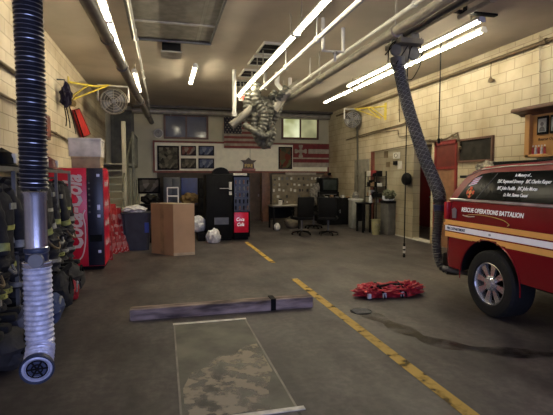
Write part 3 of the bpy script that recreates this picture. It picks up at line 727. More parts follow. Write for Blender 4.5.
# hanging purple-black bundle
c0 = onX(66, 96, LW + .15)
t = thing('hanging_coat', 'small dark purple bundle hanging from a hook high on the left wall', 'clothing', c0 + Vector((0, 0, -.2)))
MB().blob(c0, (.10, .14, .20), 5, .5, 3, 3.5).build('cloth', M('purple_black', (.012, .009, .022), .9, spec=.2), t)
c1 = onX(72, 103, LW + .12); MB().blob(c1, (.07, .17, .07), 8, .4, 3, 2.5).build('sleeve', M('khaki', (.16, .11, .03), .8), t)
MB().tube([c0 + Vector((-.15, 0, .3)), c0 + Vector((-.02, 0, .3)), c0 + Vector((0, 0, .2))], .015, 6).build('hook', m_greymetal, t)
cb = MB(); 
for (u0, v0, u1, v1) in [(66, 106, 70, 128), (69, 105, 76, 134), (64, 104, 66, 126), (74, 112, 80, 128)]:
    A = onX(u0, v0, LW + .03); B = onX(u1, v1, LW + .03); cb.tube(bez([A, (A + B) / 2 + Vector((0, .12, -.05)), B], 6), .012, 5)
tag(cb.build('loose_cable', m_dark), 'loose dark cables trailing down the left wall below the purple bundle', 'cable')
# fans
def fan(label, c, r, arm_pts, bracket_white=True):
    c = Vector(c); t = thing('wall_fan', label, 'fan', c)
    to = (Vector((0.5, 0, 1.9)) - c); to.normalize(); mt = to.to_track_quat('Z', 'Y').to_matrix()
    MB().lathe([(r, -r * .75), (r * 1.03, -r * .2), (r * 1.05, r * .2), (r, r * .28), (r * .94, r * .25), (r * .93, r * .1)], c, n=30, mat=mt, cap=False).build('drum', M('fan_drum', (.15, .14, .11), .5, .2) if 'fan_drum' not in bpy.data.materials else bpy.data.materials['fan_drum'], t)
    MB().lathe([(r * .93, r * .1), (.0001, r * .1)], c, n=30, mat=mt).build('back_plate', M('fan_inner', (.07, .065, .055), .6) if 'fan_inner' not in bpy.data.materials else bpy.data.materials['fan_inner'], t)
    g = MB()
    for rr in (.3, .5, .7, .9): g.tube([c + mt @ Vector((math.cos(2 * PI * i / 26) * r * rr, math.sin(2 * PI * i / 26) * r * rr, r * .26)) for i in range(26)], .005, 5, closed=True)
    for k in range(8):
        an = k * PI / 4; g.cyl(c + mt @ Vector((0, 0, r * .26)), c + mt @ Vector((math.cos(an) * r * .95, math.sin(an) * r * .95, r * .26)), .005, n=5)
    g.build('grille', m_pipe, t)
    MB().lathe([(r * .17, r * .12), (r * .15, r * .3), (.0001, r * .32)], c, n=16, mat=mt).build('hub', m_greymetal, t)
    for k in range(4):
        an = k * PI / 2 + .4; p1 = mt @ Vector((math.cos(an) * r * .16, math.sin(an) * r * .16, r * .17)); p2 = mt @ Vector((math.cos(an - .35) * r * .85, math.sin(an - .35) * r * .85, r * .15)); p3 = mt @ Vector((math.cos(an + .35) * r * .85, math.sin(an + .35) * r * .85, r * .21))
        MB().poly([c + p1, c + p2, c + p3]).build('blade', m_greymetal, t, smooth=False)
    ri = mt @ Vector((1, 0, 0)); up = Vector((0, 0, 1))
    if abs(ri.z) > .5: ri = mt @ Vector((0, 1, 0))
    ri = Vector((1, .12, 0)).normalized()
    q = r * 1.12
    MB().tube([c - ri * q, c - ri * q + up * r * 1.2, c + ri * q + up * r * 1.2, c + ri * q], .030, 8).build('bracket', m_white, t)
    A = [Vector(p) for p in arm_pts]
    MB().tube(A, .022, 8).build('arm', m_yellow, t)
    W = A[0]; sg = 1 if W.x < 0 else -1
    ar = MB(); ar.tube([W + Vector((0, 0, -.35)), W + Vector((sg * .35, .2, -.02))], .018, 6); ar.box(W + Vector((0, 0, -.15)), (.03, .12, .5)); ar.tube([W + Vector((sg * .2, .7, .02)), W + Vector((sg * .05, .2, -.33)), A[-1]], .018, 6)
    ar.build('arm_brace', m_yellow, t)
    MB().tube([A[-1], c + up * r * 1.2], .02, 8).build('stem', m_white, t)
    return t
cf = onY(113.5, 101.5, 12)
fan('round grey drum fan on a yellow arm off the left wall beside the stairs', cf, .32, [(LW, 10.3, 3.62), (LW + .4, 11.2, 3.72), (cf.x - .1, 12.0, cf.z + .40)])
cf = onY(352.5, 119.5, 13.6)
fan('round grey drum fan on a yellow arm off the right wall at the back', cf, .27, [(RW, 11.9, 3.68), (RW - .1, 12.6, 3.74), (cf.x + .05, 13.55, cf.z + .34)])

# ------------------------------------------------------------------ gear rack on left wall
t = thing('gear_rack', 'long metal gear rack with a mesh shelf against the left wall', 'rack', (-1.6, 5.3, 0))
RX0, RX1, RY0, RY1, RZ = -1.88, -1.42, 3.1, 7.55, 1.70
for y in [RY0 + (RY1 - RY0) * i / 5 for i in range(6)]:
    for x in (RX0, RX1): MB().bb((x - .018, y - .018, 0), (x + .018, y + .018, RZ)).build('post', m_greymetal, t)
for x in (RX0, RX1): MB().bb((x - .02, RY0, RZ - .03), (x + .02, RY1, RZ + .01)).build('rail', m_greymetal, t)
s = MB()
for i in range(60):
    y = RY0 + (RY1 - RY0) * i / 59; s.bb((RX0, y - .005, RZ - .004), (RX1, y + .005, RZ + .004))
s.build('shelf', m_greymetal, t)
MB().bb((RX0, RY0, .28), (RX1, RY1, .30)).build('lower_shelf', m_greymetal, t)
MB().tube([(-1.6, RY0, 1.6), (-1.6, RY1, 1.6)], .015, 8).build('hanging_rail', m_greymetal, t)

def make_coat(seed, mat, label, lw=.85):
    rnd = random.Random(seed)
    t = thing('turnout_coat', label, 'coat', (0, 0, 0), 'turnout coats on the gear rack')
    from mathutils import noise
    def ringpts(z, grow=0):
        k = (-z) / lw; hw = (.06 + .17 * min(1, (k / .12)) if k < .12 else .23 + .03 * math.sin(k * 4)) ; th = (.05 + .08 * min(1, k / .15)) + .02 * k
        out = []
        for i in range(28):
            a = 2 * PI * i / 28; f = 1 + .16 * noise.noise(Vector((math.cos(a) * 2.2, math.sin(a) * 2.2, z * 2.5 + seed * 3.1))) + .07 * math.sin(5 * a + seed + z * 3)
            out.append(Vector((math.cos(a) * (th * f + grow), math.sin(a) * (hw * f + grow), z)))
        return out
    def loft(mb, zs, grow=0):
        rings = [[mb.bm.verts.new(p) for p in ringpts(z, grow)] for z in zs]
        for A, B in zip(rings, rings[1:]):
            for k in range(28): mb.bm.faces.new((A[k], A[(k + 1) % 28], B[(k + 1) % 28], B[k]))
        mb.bm.faces.new(rings[0]); mb.bm.faces.new(rings[-1][::-1]); return mb
    loft(MB(), [-lw * i / 16 for i in range(17)]).build('body', mat, t)
    bm_ = m_lime if rnd.random() < .6 else m_refl
    for zz in (-.38, -.74):
        loft(MB(), [zz, zz - .045], .006).build('reflective_band', bm_ if zz > -.5 else m_lime, t)
    for s_ in (-1, 1):
        p = bez([(0.02, s_ * .16, -.07), (.07, s_ * .25, -.25), (.10, s_ * .27, -.45), (.12 + .03 * rnd.random(), s_ * .24, -.66)], 6)
        n_ = len(p); MB().tube(p, [.085 - .03 * i / n_ + .006 * math.sin(i * 1.9) for i in range(n_)], 12).build('sleeve', mat, t)
        a, b = p[-4], p[-2]; MB().cyl(a, b, .068, .066, 12).build('cuff_band', m_refl if rnd.random() < .5 else m_lime, t)
    MB().tube([(0.05, -.08, -.02), (.08, 0, -.05), (0.05, .08, -.02), (-.05, 0, .0)], .035, 8, closed=True).build('collar', mat, t)
    patch = MB(); patch.box((.155, .08, -.20), (.02, .09, .06)); patch.build('pocket_patch', m_refl, t)
    return t
coats = []
cl = ['black turnout coat on the gear rack, %s'] 
ordw = ['nearest the camera', 'second from the camera', 'third from the camera', 'just left of the big hose', 'half behind the big hose', 'just right of the big hose', 'seventh along, with pale cuffs', 'third from the vending machine', 'second from the vending machine', 'next to the vending machine']
protos = [make_coat(1, m_coat, 'x'), make_coat(2, m_coat2, 'x'), make_coat(3, m_coat, 'x', .95)]
ys = [3.35 + .44 * i for i in range(10)]
for i, y in enumerate(ys):
    lab = ('charcoal' if i % 3 == 1 else 'black') + ' turnout coat with reflective bands on the gear rack, ' + ordw[i]
    loc = (-1.56 + random.uniform(-.03, .04), y, 1.57 + random.uniform(-.04, .02))
    if i < 3: o = protos[i]; o.location = loc; o['label'] = lab; o.rotation_euler = (0, 0, random.uniform(-.2, .2))
    else: o = dup(protos[i % 3], loc, random.uniform(-.3, .3), lab)
# bunker trousers over boots, beneath
def make_trousers(seed, mat):
    t = thing('bunker_trousers', 'x', 'trousers', (0, 0, 0), 'bunched turnout trousers standing on boots under the gear rack')
    for s_ in (-1, 1):
        b = MB(); b.tube(bez([(.0, s_ * .10, .12), (.01, s_ * .11, .25), (-.01, s_ * .11, .38), (-.02, s_ * .10, .5)], 5), [.085 + .02 * math.sin(i * 1.5 + seed) for i in range(16)], 12); b.build('trouser_leg', mat, t)
        bt = MB(); bt.box((.04, s_ * .10, .035), (.27, .10, .07), None, .02); bt.cyl((-.03, s_ * .10, .05), (-.03, s_ * .10, .2), .055, .065, 12); bt.build('boot', m_rubber, t)
        MB().cyl((.005, s_ * .11, .22), (.005, s_ * .11, .265), .105, n=14).build('reflective_band', m_lime if seed % 2 else m_refl, t)
    MB().blob((-.02, 0, .52), (.16, .22, .10), seed, .35, 3, 2.2).build('waist', mat, t)
    MB().tube(bez([(.08, -.12, .56), (.14, -.06, .45), (.15, .05, .42), (.08, .12, .55)], 5), .014, 6).build('suspenders', m_refl if seed % 2 else m_cond, t)
    return t
tp = [make_trousers(1, m_coat), make_trousers(2, m_coat2)]
tl = ['nearest the camera', 'second from the camera', 'third from the camera', 'left of the big hose', 'right behind the big hose', 'just right of the big hose', 'second from the vending machine', 'next to the vending machine']
for i in range(8):
    lab = 'dark turnout trousers bunched over boots under the gear rack, ' + tl[i]
    loc = (-1.50 + .06 * (i % 2), 3.5 + i * .52, 0 if False else .30)
    if i < 2: o = tp[i]; o.location = loc; o['label'] = lab
    else: dup(tp[i % 2], loc, random.uniform(-.4, .4), lab)
# bags on the floor in front of the rack
def duffel(label, c, d, mat, seed, rz=0):
    t = thing('duffel_bag', label, 'bag', (c[0], c[1], 0), 'bags on the floor before the gear rack')
    MB().blob((c[0], c[1], d[2] * .5), (d[0] / 2, d[1] / 2, d[2] * .55), seed, .28, 3, 2.0, 0.0).build('body', mat, t)
    MB().tube(bez([(c[0] + d[0] * .42, c[1] - d[1] * .3, d[2] * .5), (c[0] + d[0] * .40, c[1], d[2] * .95), (c[0] + d[0] * .42, c[1] + d[1] * .3, d[2] * .5)], 6), .014, 6).build('strap', m_refl if seed % 2 else m_dark, t)
    return t
duffel('grey blue gear bag on the floor left of the hanging hose', (-1.28, 4.72), (.34, .5, .34), m_greycloth, 1)
duffel('black gear bag on the floor nearest the camera', (-1.30, 4.15), (.36, .5, .3), m_coat2, 2)
duffel('dark blue gear bag on the floor just behind the hanging hose', (-1.24, 5.3), (.30, .45, .30), m_skin, 3)
duffel('black gear bag on the floor just right of the hanging hose', (-1.24, 5.85), (.30, .42, .42), m_coat, 4)
duffel('small red bag on the floor between the black gear bags', (-1.19, 6.22), (.2, .25, .26), m_redcloth, 5)
duffel('black gear bag on the floor nearest the vending machine', (-1.25, 6.65), (.30, .5, .40), m_coat2, 6)
# helmets on shelf
def helmet(label, x, y, mat=m_black, s=1.0):
    t = thing('fire_helmet', label, 'helmet', (x, y, RZ), 'fire helmets on top of the gear rack')
    z = RZ + .012
    MB().lathe([(.19, z), (.19, z + .012), (.125, z + .03), (.12, z + .09), (.09, z + .15), (.04, z + .175), (.0001, z + .18)], (x, y, 0), n=24).build('shell', mat, t)
    MB().bb((x + .10, y - .035, z + .04), (x + .135, y + .035, z + .14), .004).build('front_shield', m_white, t)
    MB().tube([(x - .10, y, z + .13), (x, y, z + .19), (x + .10, y, z + .13)], .012, 6).build('comb', mat, t); return t
helmet('black fire helmet with a white shield on the rack shelf left of the hose', -1.6, 5.15)
helmet('black fire helmet on the rack shelf nearest the camera', -1.6, 4.2)
helmet('black fire helmet on the rack shelf just right of the hose', -1.6, 6.45)
helmet('dark red fire helmet on the rack shelf nearest the vending machine', -1.6, 7.05, M('helmet_red', (.12, .02, .02), .4))

# ------------------------------------------------------------------ vending machine
VX0, VX1, VY0, VY1, VZ = -1.86, -1.01, 8.2, 8.95, 1.77
t = thing('vending_machine', 'tall red cola vending machine with a black selection column beside the gear rack', 'vending machine', ((VX0 + VX1) / 2, VY0, 0))
MB().bb((VX0, VY0 + .06, .06), (VX1, VY1, VZ), .01).build('cabinet', m_coke, t)
MB().bb((VX0 + .03, VY0 + .1, 0), (VX1 - .03, VY1 - .04, .06)).build('base', m_dark, t)
DX = -1.27
MB().bb((VX0, VY0, .08), (DX, VY0 + .06, VZ), .012).build('door', m_coke, t)
sp_ = MB().bb((DX, VY0 - .005, .08), (VX1, VY0 + .06, VZ), .008).build('selection_column', m_navy, t)
text_obj('cola_script', 'Coca-Cola', .40, m_script, (DX - .09, VY0 - .004, .36), (0, 0, 1), (-1, 0, 0), t, shear=.25, xs=.74, off=.013)
wv = MB(); ribbon_pts = bez([(DX - .30, 0, .14), (DX - .12, 0, .22), (DX - .05, 0, .45), (DX - .04, 0, .75), (DX - .07, 0, .95), (DX - .04, 0, 1.05)], 8)
wv.tube([(p.x, VY0 - .002, p.z) for p in ribbon_pts], .012, 5); wv.build('swoosh', m_script, t)
for i, z in enumerate((1.62, 1.05, .92, .30)):
    MB().bb((VX1 - .10, VY0 - .012, z), (VX1 - .05, VY0 - .005, z + (.05 if i != 1 else .09)), .003).build('label_plate', M('pale_label%d' % i, (.42, .42, .62), .4, emit=.15), t)
for i in range(6):
    MB().bb((DX + .02, VY0 - .012, 1.50 - i * .1), (DX + .05, VY0 - .005, 1.53 - i * .1)).build('button', m_greymetal, t)
MB().bb((DX + .03, VY0 - .01, .5), (VX1 - .03, VY0 - .006, .62)).build('coin_return', m_dark, t)
# side logo panel facing the bay
MB().bb((VX1 - .001, VY0 + .08, .12), (VX1 + .006, VY1 - .02, VZ - .04)).build('side_panel', m_coke, t)
for k, z in enumerate((1.45, 1.1, .75, .40)):
    text_obj('side_script', 'Coca-Cola', .16, m_script, (VX1 + .01, VY0 + .12, z), (0, 1, 0), (0, 0, 1), t, shear=.3, xs=.75, off=.004)
# red/white patterned boards leaning beyond
m_mott = picture_mat('mottled_red_white', [(.34, .02, .02), (.42, .03, .03), (.5, .28, .25), (.3, .015, .02)], 16)
def lean_board(label, u0, v0, u1, v1, Y, w_, Ytop):
    a = onZ(u0, v0, 0); a = Vector((a.x, a.y, 0)); b = onY(u1, v1, a.y + Ytop)
    t = thing('leaning_board', label, 'board', a, 'red and white boards leaning beside the stairs')
    d_ = (b - a); side = Vector((1, .0, 0)); n_ = d_.cross(side).normalized() * .02
    m = MB(); V = [m.bm.verts.new(p) for p in (a - side * w_ / 2 + n_, a + side * w_ / 2 + n_, b + side * w_ / 2 + n_, b - side * w_ / 2 + n_, a - side * w_ / 2 - n_, a + side * w_ / 2 - n_, b + side * w_ / 2 - n_, b - side * w_ / 2 - n_)]
    for f_ in ((0, 1, 2, 3), (7, 6, 5, 4), (0, 4, 5, 1), (1, 5, 6, 2), (2, 6, 7, 3), (3, 7, 4, 0)): m.bm.faces.new([V[i] for i in f_])
    m.build('panel', m_mott, t, smooth=False)
    MB().tube([a - side * w_ / 2, b - side * w_ / 2], .016, 5).build('edge', m_boardend, t); MB().tube([a + side * w_ / 2, b + side * w_ / 2], .016, 5).build('edge', m_boardend, t)
lean_board('red and white mottled board leaning right beside the vending machine', 109.5, 260, 105, 172, 0, .10, .15)
lean_board('red and white mottled board leaning, second out from the vending machine', 114.5, 254, 106.5, 202, 0, .12, .3)
lean_board('red and white mottled board leaning, third out from the vending machine', 120.5, 252.5, 112, 204, 0, .12, .3)
lean_board('red and white mottled board leaning nearest the trash bin', 126.5, 251.5, 117.5, 208, 0, .10, .3)
# boxes on top of the machine
def simple_box(name, label, lo, hi, mat, cat='box', lidmat=None, group=None):
    t = thing(name, label, cat, ((lo[0] + hi[0]) / 2, (lo[1] + hi[1]) / 2, lo[2]), group)
    MB().bb(lo, (hi[0], hi[1], hi[2] - .03), .008).build('body', mat, t)
    MB().bb((lo[0] - .008, lo[1] - .008, hi[2] - .045), (hi[0] + .008, hi[1] + .008, hi[2]), .006).build('lid', lidmat or mat, t)
    return t
simple_box('storage_box', 'tan cardboard box lying on top of the red vending machine', (-1.52, 8.3, 1.77), (-1.06, 8.8, 1.97), M('tan_box', (.32, .24, .15), .7))
simple_box('storage_box', 'white cardboard box stacked on the tan box above the vending machine', (-1.56, 8.3, 1.97), (-1.04, 8.8, 2.29), M('white_box', (.62, .58, .55), .7))

# ------------------------------------------------------------------ timber
t = thing('timber_beam', 'long weathered timber beam lying across the floor behind the slab', 'beam', (.65, 5.2, 0))
b = MB(); b.box((.70, 5.22, .065), (2.16, .15, .13), None, .012)
for v in b.bm.verts:
    v.co.z = max(0, v.co.z + .006 * math.sin(v.co.x * 5)) if v.co.z > .03 else 0
b.build('beam', m_timber, t)
MB().bb((1.24, 5.13, 0.001), (1.30, 5.31, .142)).build('strap', m_dark, t)
MB().bb((-.385, 5.15, .01), (-.378, 5.29, .12)).build('end_grain', M('end_grain', (.28, .22, .19), .8), t)

# ------------------------------------------------------------------ red bundle on floor
t = thing('rescue_bag', 'rolled red rescue bundle with black and white straps lying on the floor', 'bag', (2.98, 5.45, 0))
MB().blob((2.98, 5.45, .07), (.43, .17, .085), 11, .5, 5, 4.2, 0.0).build('body', m_redcloth, t)
MB().blob((3.24, 5.42, .10), (.2, .13, .08), 4, .5, 4, 4.4, 0.01).build('fold', m_redcloth, t)
MB().blob((2.68, 5.45, .09), (.17, .15, .085), 9, .5, 4, 4.4, 0.01).build('fold', m_redcloth, t)
for i, x in enumerate((2.80, 3.06, 3.12)):
    A = [Vector((x + .02 * math.sin(k), 5.45 + .19 * math.cos(PI * k / 8), .005 + .165 * math.sin(PI * k / 8))) for k in range(9)]
    MB().tube(A, .015, 6).build('strap', m_dark, t)
for x in (2.60, 2.82, 3.08): MB().box((x, 5.277, .05), (.045, .03, .06), rotz(.1)).build('buckle', m_bag, t)
A = bez([(2.65, 5.36, .14), (2.85, 5.34, .165), (3.0, 5.4, .16), (3.2, 5.33, .15)], 8); MB().tube(A, .014, 6).build('strap', m_dark, t)

# ------------------------------------------------------------------ cardboard box
t = thing('cardboard_box', 'tall brown cardboard box standing on the floor in the middle', 'box', (.2, 9.6, 0))
A = Vector((.19, 9.3)); B = Vector((-.26, 9.78)); C_ = Vector((.62, 9.36)); D = C_ + (B - A)
hz = 1.06
def quadbox(mb, P, z0, z1):
    mb.prism([tuple(p) for p in P], 'Z', z0, z1); return mb
b = MB(); b.mi = 0; quadbox(b, [A, B, D, C_], 0, hz); b.build('carton', m_card, t, smooth=False)
n1 = Vector((C_.y - A.y, -(C_.x - A.x))).normalized() * .004
MB().prism([tuple(A + n1), tuple(C_ + n1), tuple(C_), tuple(A)], 'Z', .05, hz).build('lit_side', m_cardlit, t, smooth=False)  # paler cardboard layer paints the carton's brighter-lit side
MB().prism([tuple(A + n1 * 1.5), tuple(C_ + n1 * 1.5), tuple(C_), tuple(A)], 'Z', 0, .06).build('worn_edge', M('torn_edge', (.42, .33, .22), .8), t, smooth=False)
MB().prism([tuple(A + n1 * 3), tuple(B + Vector((-.01, -.01))), tuple(D), tuple(C_ + n1 * 3)], 'Z', hz, hz + .014).build('lid', M('card_edge', (.42, .33, .20), .8), t, smooth=False)
mid = A.lerp(B, .5); n2 = Vector((-.7, -.7)).normalized() * .003
MB().prism([tuple(A.lerp(B, .42) + n2), tuple(A.lerp(B, .58) + n2), tuple(A.lerp(B, .58)), tuple(A.lerp(B, .42))], 'Z', .02, hz).build('tape', M('card_tape', (.24, .15, .07), .6), t, smooth=False)
# step stool on the carton
a = onY(167.5, 203, 9.7); c_ = onY(178, 187.5, 9.7)
t = thing('step_stool', 'small white two-step stool standing on the cardboard box', 'stool', (a.x, 9.7, hz + .014))
z0 = hz + .014; s = MB(); x0, x1 = a.x, c_.x; zt = c_.z
for x in (x0, x1): s.tube([(x, 9.62, z0 + .008), (x, 9.62, zt), (x, 9.80, z0 + .008)], .011, 6)
s.build('frame', m_white, t)
for z in (zt, z0 + (zt - z0) * .45): MB().bb((x0, 9.58, z - .012), (x1, 9.68, z + .012), .004).build('step', m_white, t)
# trash bin
def bin_(name, label, c, w0, w1, h, mat, n=4, rimmat=None, cat='bin'):
    t = thing(name, label, cat, (c[0], c[1], 0))
    b = MB(); V0 = [b.bm.verts.new((c[0] + sx * w0 / 2, c[1] + sy * w0 / 2 * .8, 0)) for sx, sy in ((-1, -1), (1, -1), (1, 1), (-1, 1))]
    V1 = [b.bm.verts.new((c[0] + sx * w1 / 2, c[1] + sy * w1 / 2 * .8, h)) for sx, sy in ((-1, -1), (1, -1), (1, 1), (-1, 1))]
    for i in range(4): b.bm.faces.new((V0[i], V0[(i + 1) % 4], V1[(i + 1) % 4], V1[i]))
    b.bm.faces.new(V0); b.bm.faces.new(V1)
    bmesh.ops.bevel(b.bm, geom=[e for e in b.bm.edges if abs(e.verts[0].co.z - e.verts[1].co.z) > .1], offset=.05, segments=3, affect='EDGES')
    b.build('body', mat, t)
    MB().bb((c[0] - w1 / 2 - .015, c[1] - w1 * .4 - .015, h - .03), (c[0] + w1 / 2 + .015, c[1] + w1 * .4 + .015, h + .005), .012).build('rim', rimmat or mat, t)
    return t
a = onZ(137, 251, 0)
t = bin_('trash_bin', 'dark grey trash bin heaped with white bags beside the cardboard box', (a.x, a.y + .25), .50, .62, .84, m_bin)
tag(MB().blob((a.x - .04, a.y + .22, .90), (.26, .2, .09), 4, .35, 3, 2.5, .846).build('trash_bag', m_bag), 'crumpled white plastic bag on top of the dark grey trash bin', 'bag')
MB().bb((a.x + .17, a.y - .01, .40), (a.x + .26, a.y + .03, .62)).build('blue_sticker', M('sticker_blue', (.02, .06, .35), .5), t)
a2 = onZ(150, 247, 0)
t = bin_('trash_bin', 'second black bin partly hidden between the trash bin and cardboard box', (a2.x + .02, a2.y + .85), .4, .5, .95, m_black)
tag(MB().blob((a2.x + .0, a2.y + .83, 1.07), (.22, .18, .13), 7, .3, 3, 2.2, .957).build('trash_bag', m_dark), 'black trash bag bulging from the second bin', 'bag')
# white leaning panel near stairs
a = onY(140, 207, 15.5); c_ = onY(155, 194, 15.5)
tag(MB().bb((a.x, 15.5, 0), (c_.x, 15.54, c_.z), .004).build('blank_board', m_board), 'pale blank panel standing under the dark framed print', 'panel')
# green plant stand / broom bundle near the stairs
for i, (u, dv, lb) in enumerate([(131, 0, 'thin olive pole leaning by the stair post, left one'), (134.5, 3, 'thin olive pole leaning by the stair post, middle one'), (138, 6, 'thin olive pole leaning by the stair post, right one')]):
    p0 = onZ(u, 236, 0); p1 = onY(u - 1, 168 + dv * 2, p0.y + .5)
    t = thing('broom', lb, 'broom', p0, 'long poles leaning by the stairs')
    MB().tube([p0 + Vector((0, 0, .12)), p1], .022, 8).build('handle', m_green, t); MB().bb((p0.x - .12, p0.y - .03, 0), (p0.x + .12, p0.y + .03, .14), .01).build('brush', m_dark, t)

# ------------------------------------------------------------------ back left: tool cabinets and bench
def cabinet(name, label, lo, hi, mat, drawers=5, doors=0, hmat=m_greymetal, cat='cabinet', group=None):
    t = thing(name, label, cat, ((lo[0] + hi[0]) / 2, (lo[1] + hi[1]) / 2, lo[2]), group)
    MB().bb(lo, hi, .01).build('body', mat, t)
    n = drawers; H_ = hi[2] - lo[2]
    for i in range(n):
        z0 = lo[2] + H_ * (.04 + .92 * i / n); z1 = lo[2] + H_ * (.04 + .92 * (i + 1) / n) - .015
        d = MB().bb((lo[0] + .03, lo[1] - .02, z0), (hi[0] - .03, lo[1] + .005, z1), .005).build('drawer', mat, t)
        MB().bb((lo[0] + .12, lo[1] - .04, z1 - .04), (hi[0] - .12, lo[1] - .02, z1 - .02)).build('handle', hmat, d)
    for i in range(doors):
        x0 = lo[0] + (hi[0] - lo[0]) * i / doors + .01; x1 = lo[0] + (hi[0] - lo[0]) * (i + 1) / doors - .01
        d = MB().bb((x0, lo[1] - .02, lo[2] + .04), (x1, lo[1] + .005, hi[2] - .03), .005).build('door', mat, t)
        MB().bb((x1 - .08, lo[1] - .045, (lo[2] + hi[2]) / 2 - .06), (x1 - .05, lo[1] - .02, (lo[2] + hi[2]) / 2 + .06)).build('handle', hmat, d)
    return t
a = onY(163, 178, 15.2); c_ = onY(181, 178, 15.2); d_ = onY(199, 178, 15.2)
cabinet('locker_cabinet', 'dark steel locker behind the cardboard box, left of the blue one', (a.x, 15.2, 0), (c_.x - .02, 15.8, 1.62), M('locker_dark', (.03, .035, .045), .4), 0, 2)
cabinet('locker_cabinet', 'dark blue steel locker behind the cardboard box', (c_.x, 15.2, 0), (d_.x, 15.8, 1.60), m_blue, 0, 1)
t = thing('tarp_pile', 'rumpled ochre tarpaulin piled on the low crate before the blue locker', 'tarpaulin', (.95, 13.5, .7))
tp_ = onY(190, 200, 13.5); t.location = (tp_.x, 13.5, .80)
MB().blob((tp_.x, 13.5, .98), (.27, .25, .19), 6, .4, 3, 2.4, .80).build('cloth', M('ochre_cloth', (.19, .12, .04), .85), t)
simple_box('storage_crate', 'low dark crate under the ochre tarpaulin', (tp_.x - .4, 13.2, 0), (tp_.x + .35, 13.8, .80), m_dark)
for i, (x, lb, w_) in enumerate([(.38, 'white label strip on the dark locker', .4), (1.0, 'white label strip on the blue locker', .35)]):
    pass
a = onY(199, 178, 12.6); c_ = onY(211, 178, 12.6)
cabinet('tool_chest', 'tall black tool chest behind the white bags', (a.x, 12.6, 0), (c_.x, 13.2, 1.6), m_dark, 6)

# black vending machine / cooler in the middle
a = onY(198, 240, 11.4); c_ = onY(232.5, 240, 11.2)
x0, x1 = onY(206, 200, 11.25).x, onY(233, 200, 11.25).x
t = thing('tool_cabinet', 'big black rounded-top machine with a grey grille beside the red drinks cooler', 'machine', ((x0 + x1) / 2, 11.3, 0))
MB().bb((x0, 11.25, .05), (x1, 11.95, 1.70), .03).build('body', m_black, t)
xc = onY(221.5, 200, 11.3).x
pr = [(xc + .21 * math.cos(PI * k / 14), 1.69 + .18 * math.sin(PI * k / 14)) for k in range(15)]
MB().prism(pr, 'Y', 11.3, 11.7).build('rounded_top', m_black, t)
MB().bb((xc - .19, 11.235, .42), (xc + .17, 11.25, .60)).build('grille', M('grille_grey', (.10, .10, .10), .5), t)
s = MB()
for k in range(5): s.bb((xc - .19, 11.222, .44 + k * .033), (xc + .17, 11.236, .453 + k * .033))
s.build('grille_bar', m_greymetal, t)
MB().bb((xc - .05, 11.235, 1.33), (x1 - .08, 11.25, 1.345)).build('seam_light', m_paper, t)
MB().bb((x1 - .10, 11.235, 1.30), (x1 - .03, 11.25, 1.50), .003).build('label_plate', m_paper, t)
MB().bb((x1 - .10, 11.235, 1.17), (x1 - .03, 11.25, 1.26), .003).build('label_plate', m_paper, t)
MB().bb((x0 + .05, 11.3, 0), (x1 - .05, 11.9, .05)).build('base', m_dark, t)
# red drinks cooler
x0, x1 = onY(233.5, 200, 11.25).x, onY(250, 200, 11.25).x
t = thing('drinks_cooler', 'narrow glass-door drinks cooler with a red lower panel and white lettering', 'cooler', ((x0 + x1) / 2, 11.3, 0))
MB().bb((x0, 11.27, .08), (x1, 11.9, 1.72), .015).build('body', m_black, t)
MB().bb((x0 + .02, 11.25, .74), (x1 - .02, 11.27, 1.62)).build('glass_door', M('cooler_glass', (.02, .022, .018), .3, var=.6, scale=14), t)
can = MB(); rr = random.Random(5)
for r_ in range(5):
    for k in range(4):
        can.mi = rr.randrange(3); xx = x0 + .06 + k * (x1 - x0 - .12) / 3; can.cyl((xx, 11.245, .79 + r_ * .165), (xx, 11.245, .89 + r_ * .165), .02, n=8)
can.build('bottles', [m_greymetal, m_wooddk, m_dark], t)['kind'] = 'stuff'
MB().bb((x0 + .01, 11.255, .20), (x1 - .04, 11.275, .72), .008).build('red_panel', m_coke, t)
text_obj('lettering', 'Coca', .125, m_lettering, (x0 + .06, 11.25, .50), (1, 0, 0), (0, 0, 1), t, shear=.3, off=.003, xs=.8)
text_obj('lettering', 'Cola', .125, m_lettering, (x0 + .08, 11.25, .37), (1, 0, 0), (0, 0, 1), t, shear=.3, off=.003, xs=.8)
MB().bb((x0, 11.23, 1.66), (x1 - .08, 11.3, 1.72), .004).build('top_sign', m_paper, t)
MB().bb((x1 - .035, 11.235, .75), (x1 - .02, 11.25, 1.5)).build('handle', m_greymetal, t)
MB().bb((x0 + .03, 11.35, 0), (x1 - .03, 11.85, .08)).build('base', m_dark, t)
# shelves w/ stuff left of machine (dark) and white bags
x0, x1 = onY(196, 210, 11.8).x, onY(208, 210, 11.8).x
simple_box('crate', 'black crate under the white plastic bags', (x0, 11.3, 0), (onY(205, 210, 11.3).x - .0, 11.8, .22), m_black)
a = onY(200, 232, 11.1)
tag(MB().blob((a.x - .02, 11.45, .42), (.20, .17, .22), 12, .3, 3, 2, .222).build('plastic_bag', m_bag), 'white plastic bag standing beside the cardboard box, left of the pair', 'bag', 'white plastic bags')
tag(MB().blob((a.x + .32, 10.98, .16), (.17, .14, .19), 15, .35, 3, 2.2, 0.0).build('plastic_bag', m_bag), 'white plastic bag on the floor before the black machine, right of the pair', 'bag', 'white plastic bags')

# ------------------------------------------------------------------ back middle
x0, x1 = onY(262, 200, 15.9).x, onY(270, 200, 15.9).x
tag(MB().bb((x0, 15.9, 0), (x1, 16.1, 1.79), .006).build('partition_post', m_wooddk), 'brown wooden post beside the dark doorway in the back wall', 'post')
d = MB().bb((onY(250, 200, BW - .08).x, BW - .10, 0), (onY(261, 200, BW - .08).x, BW - .06, 1.78)); do = d.build('door_2', m_brown, None, 'structure')
MB().bb((3.45, BW - .11, .9), (3.5, BW - .10, 1.0)).build('handle', m_greymetal, do)
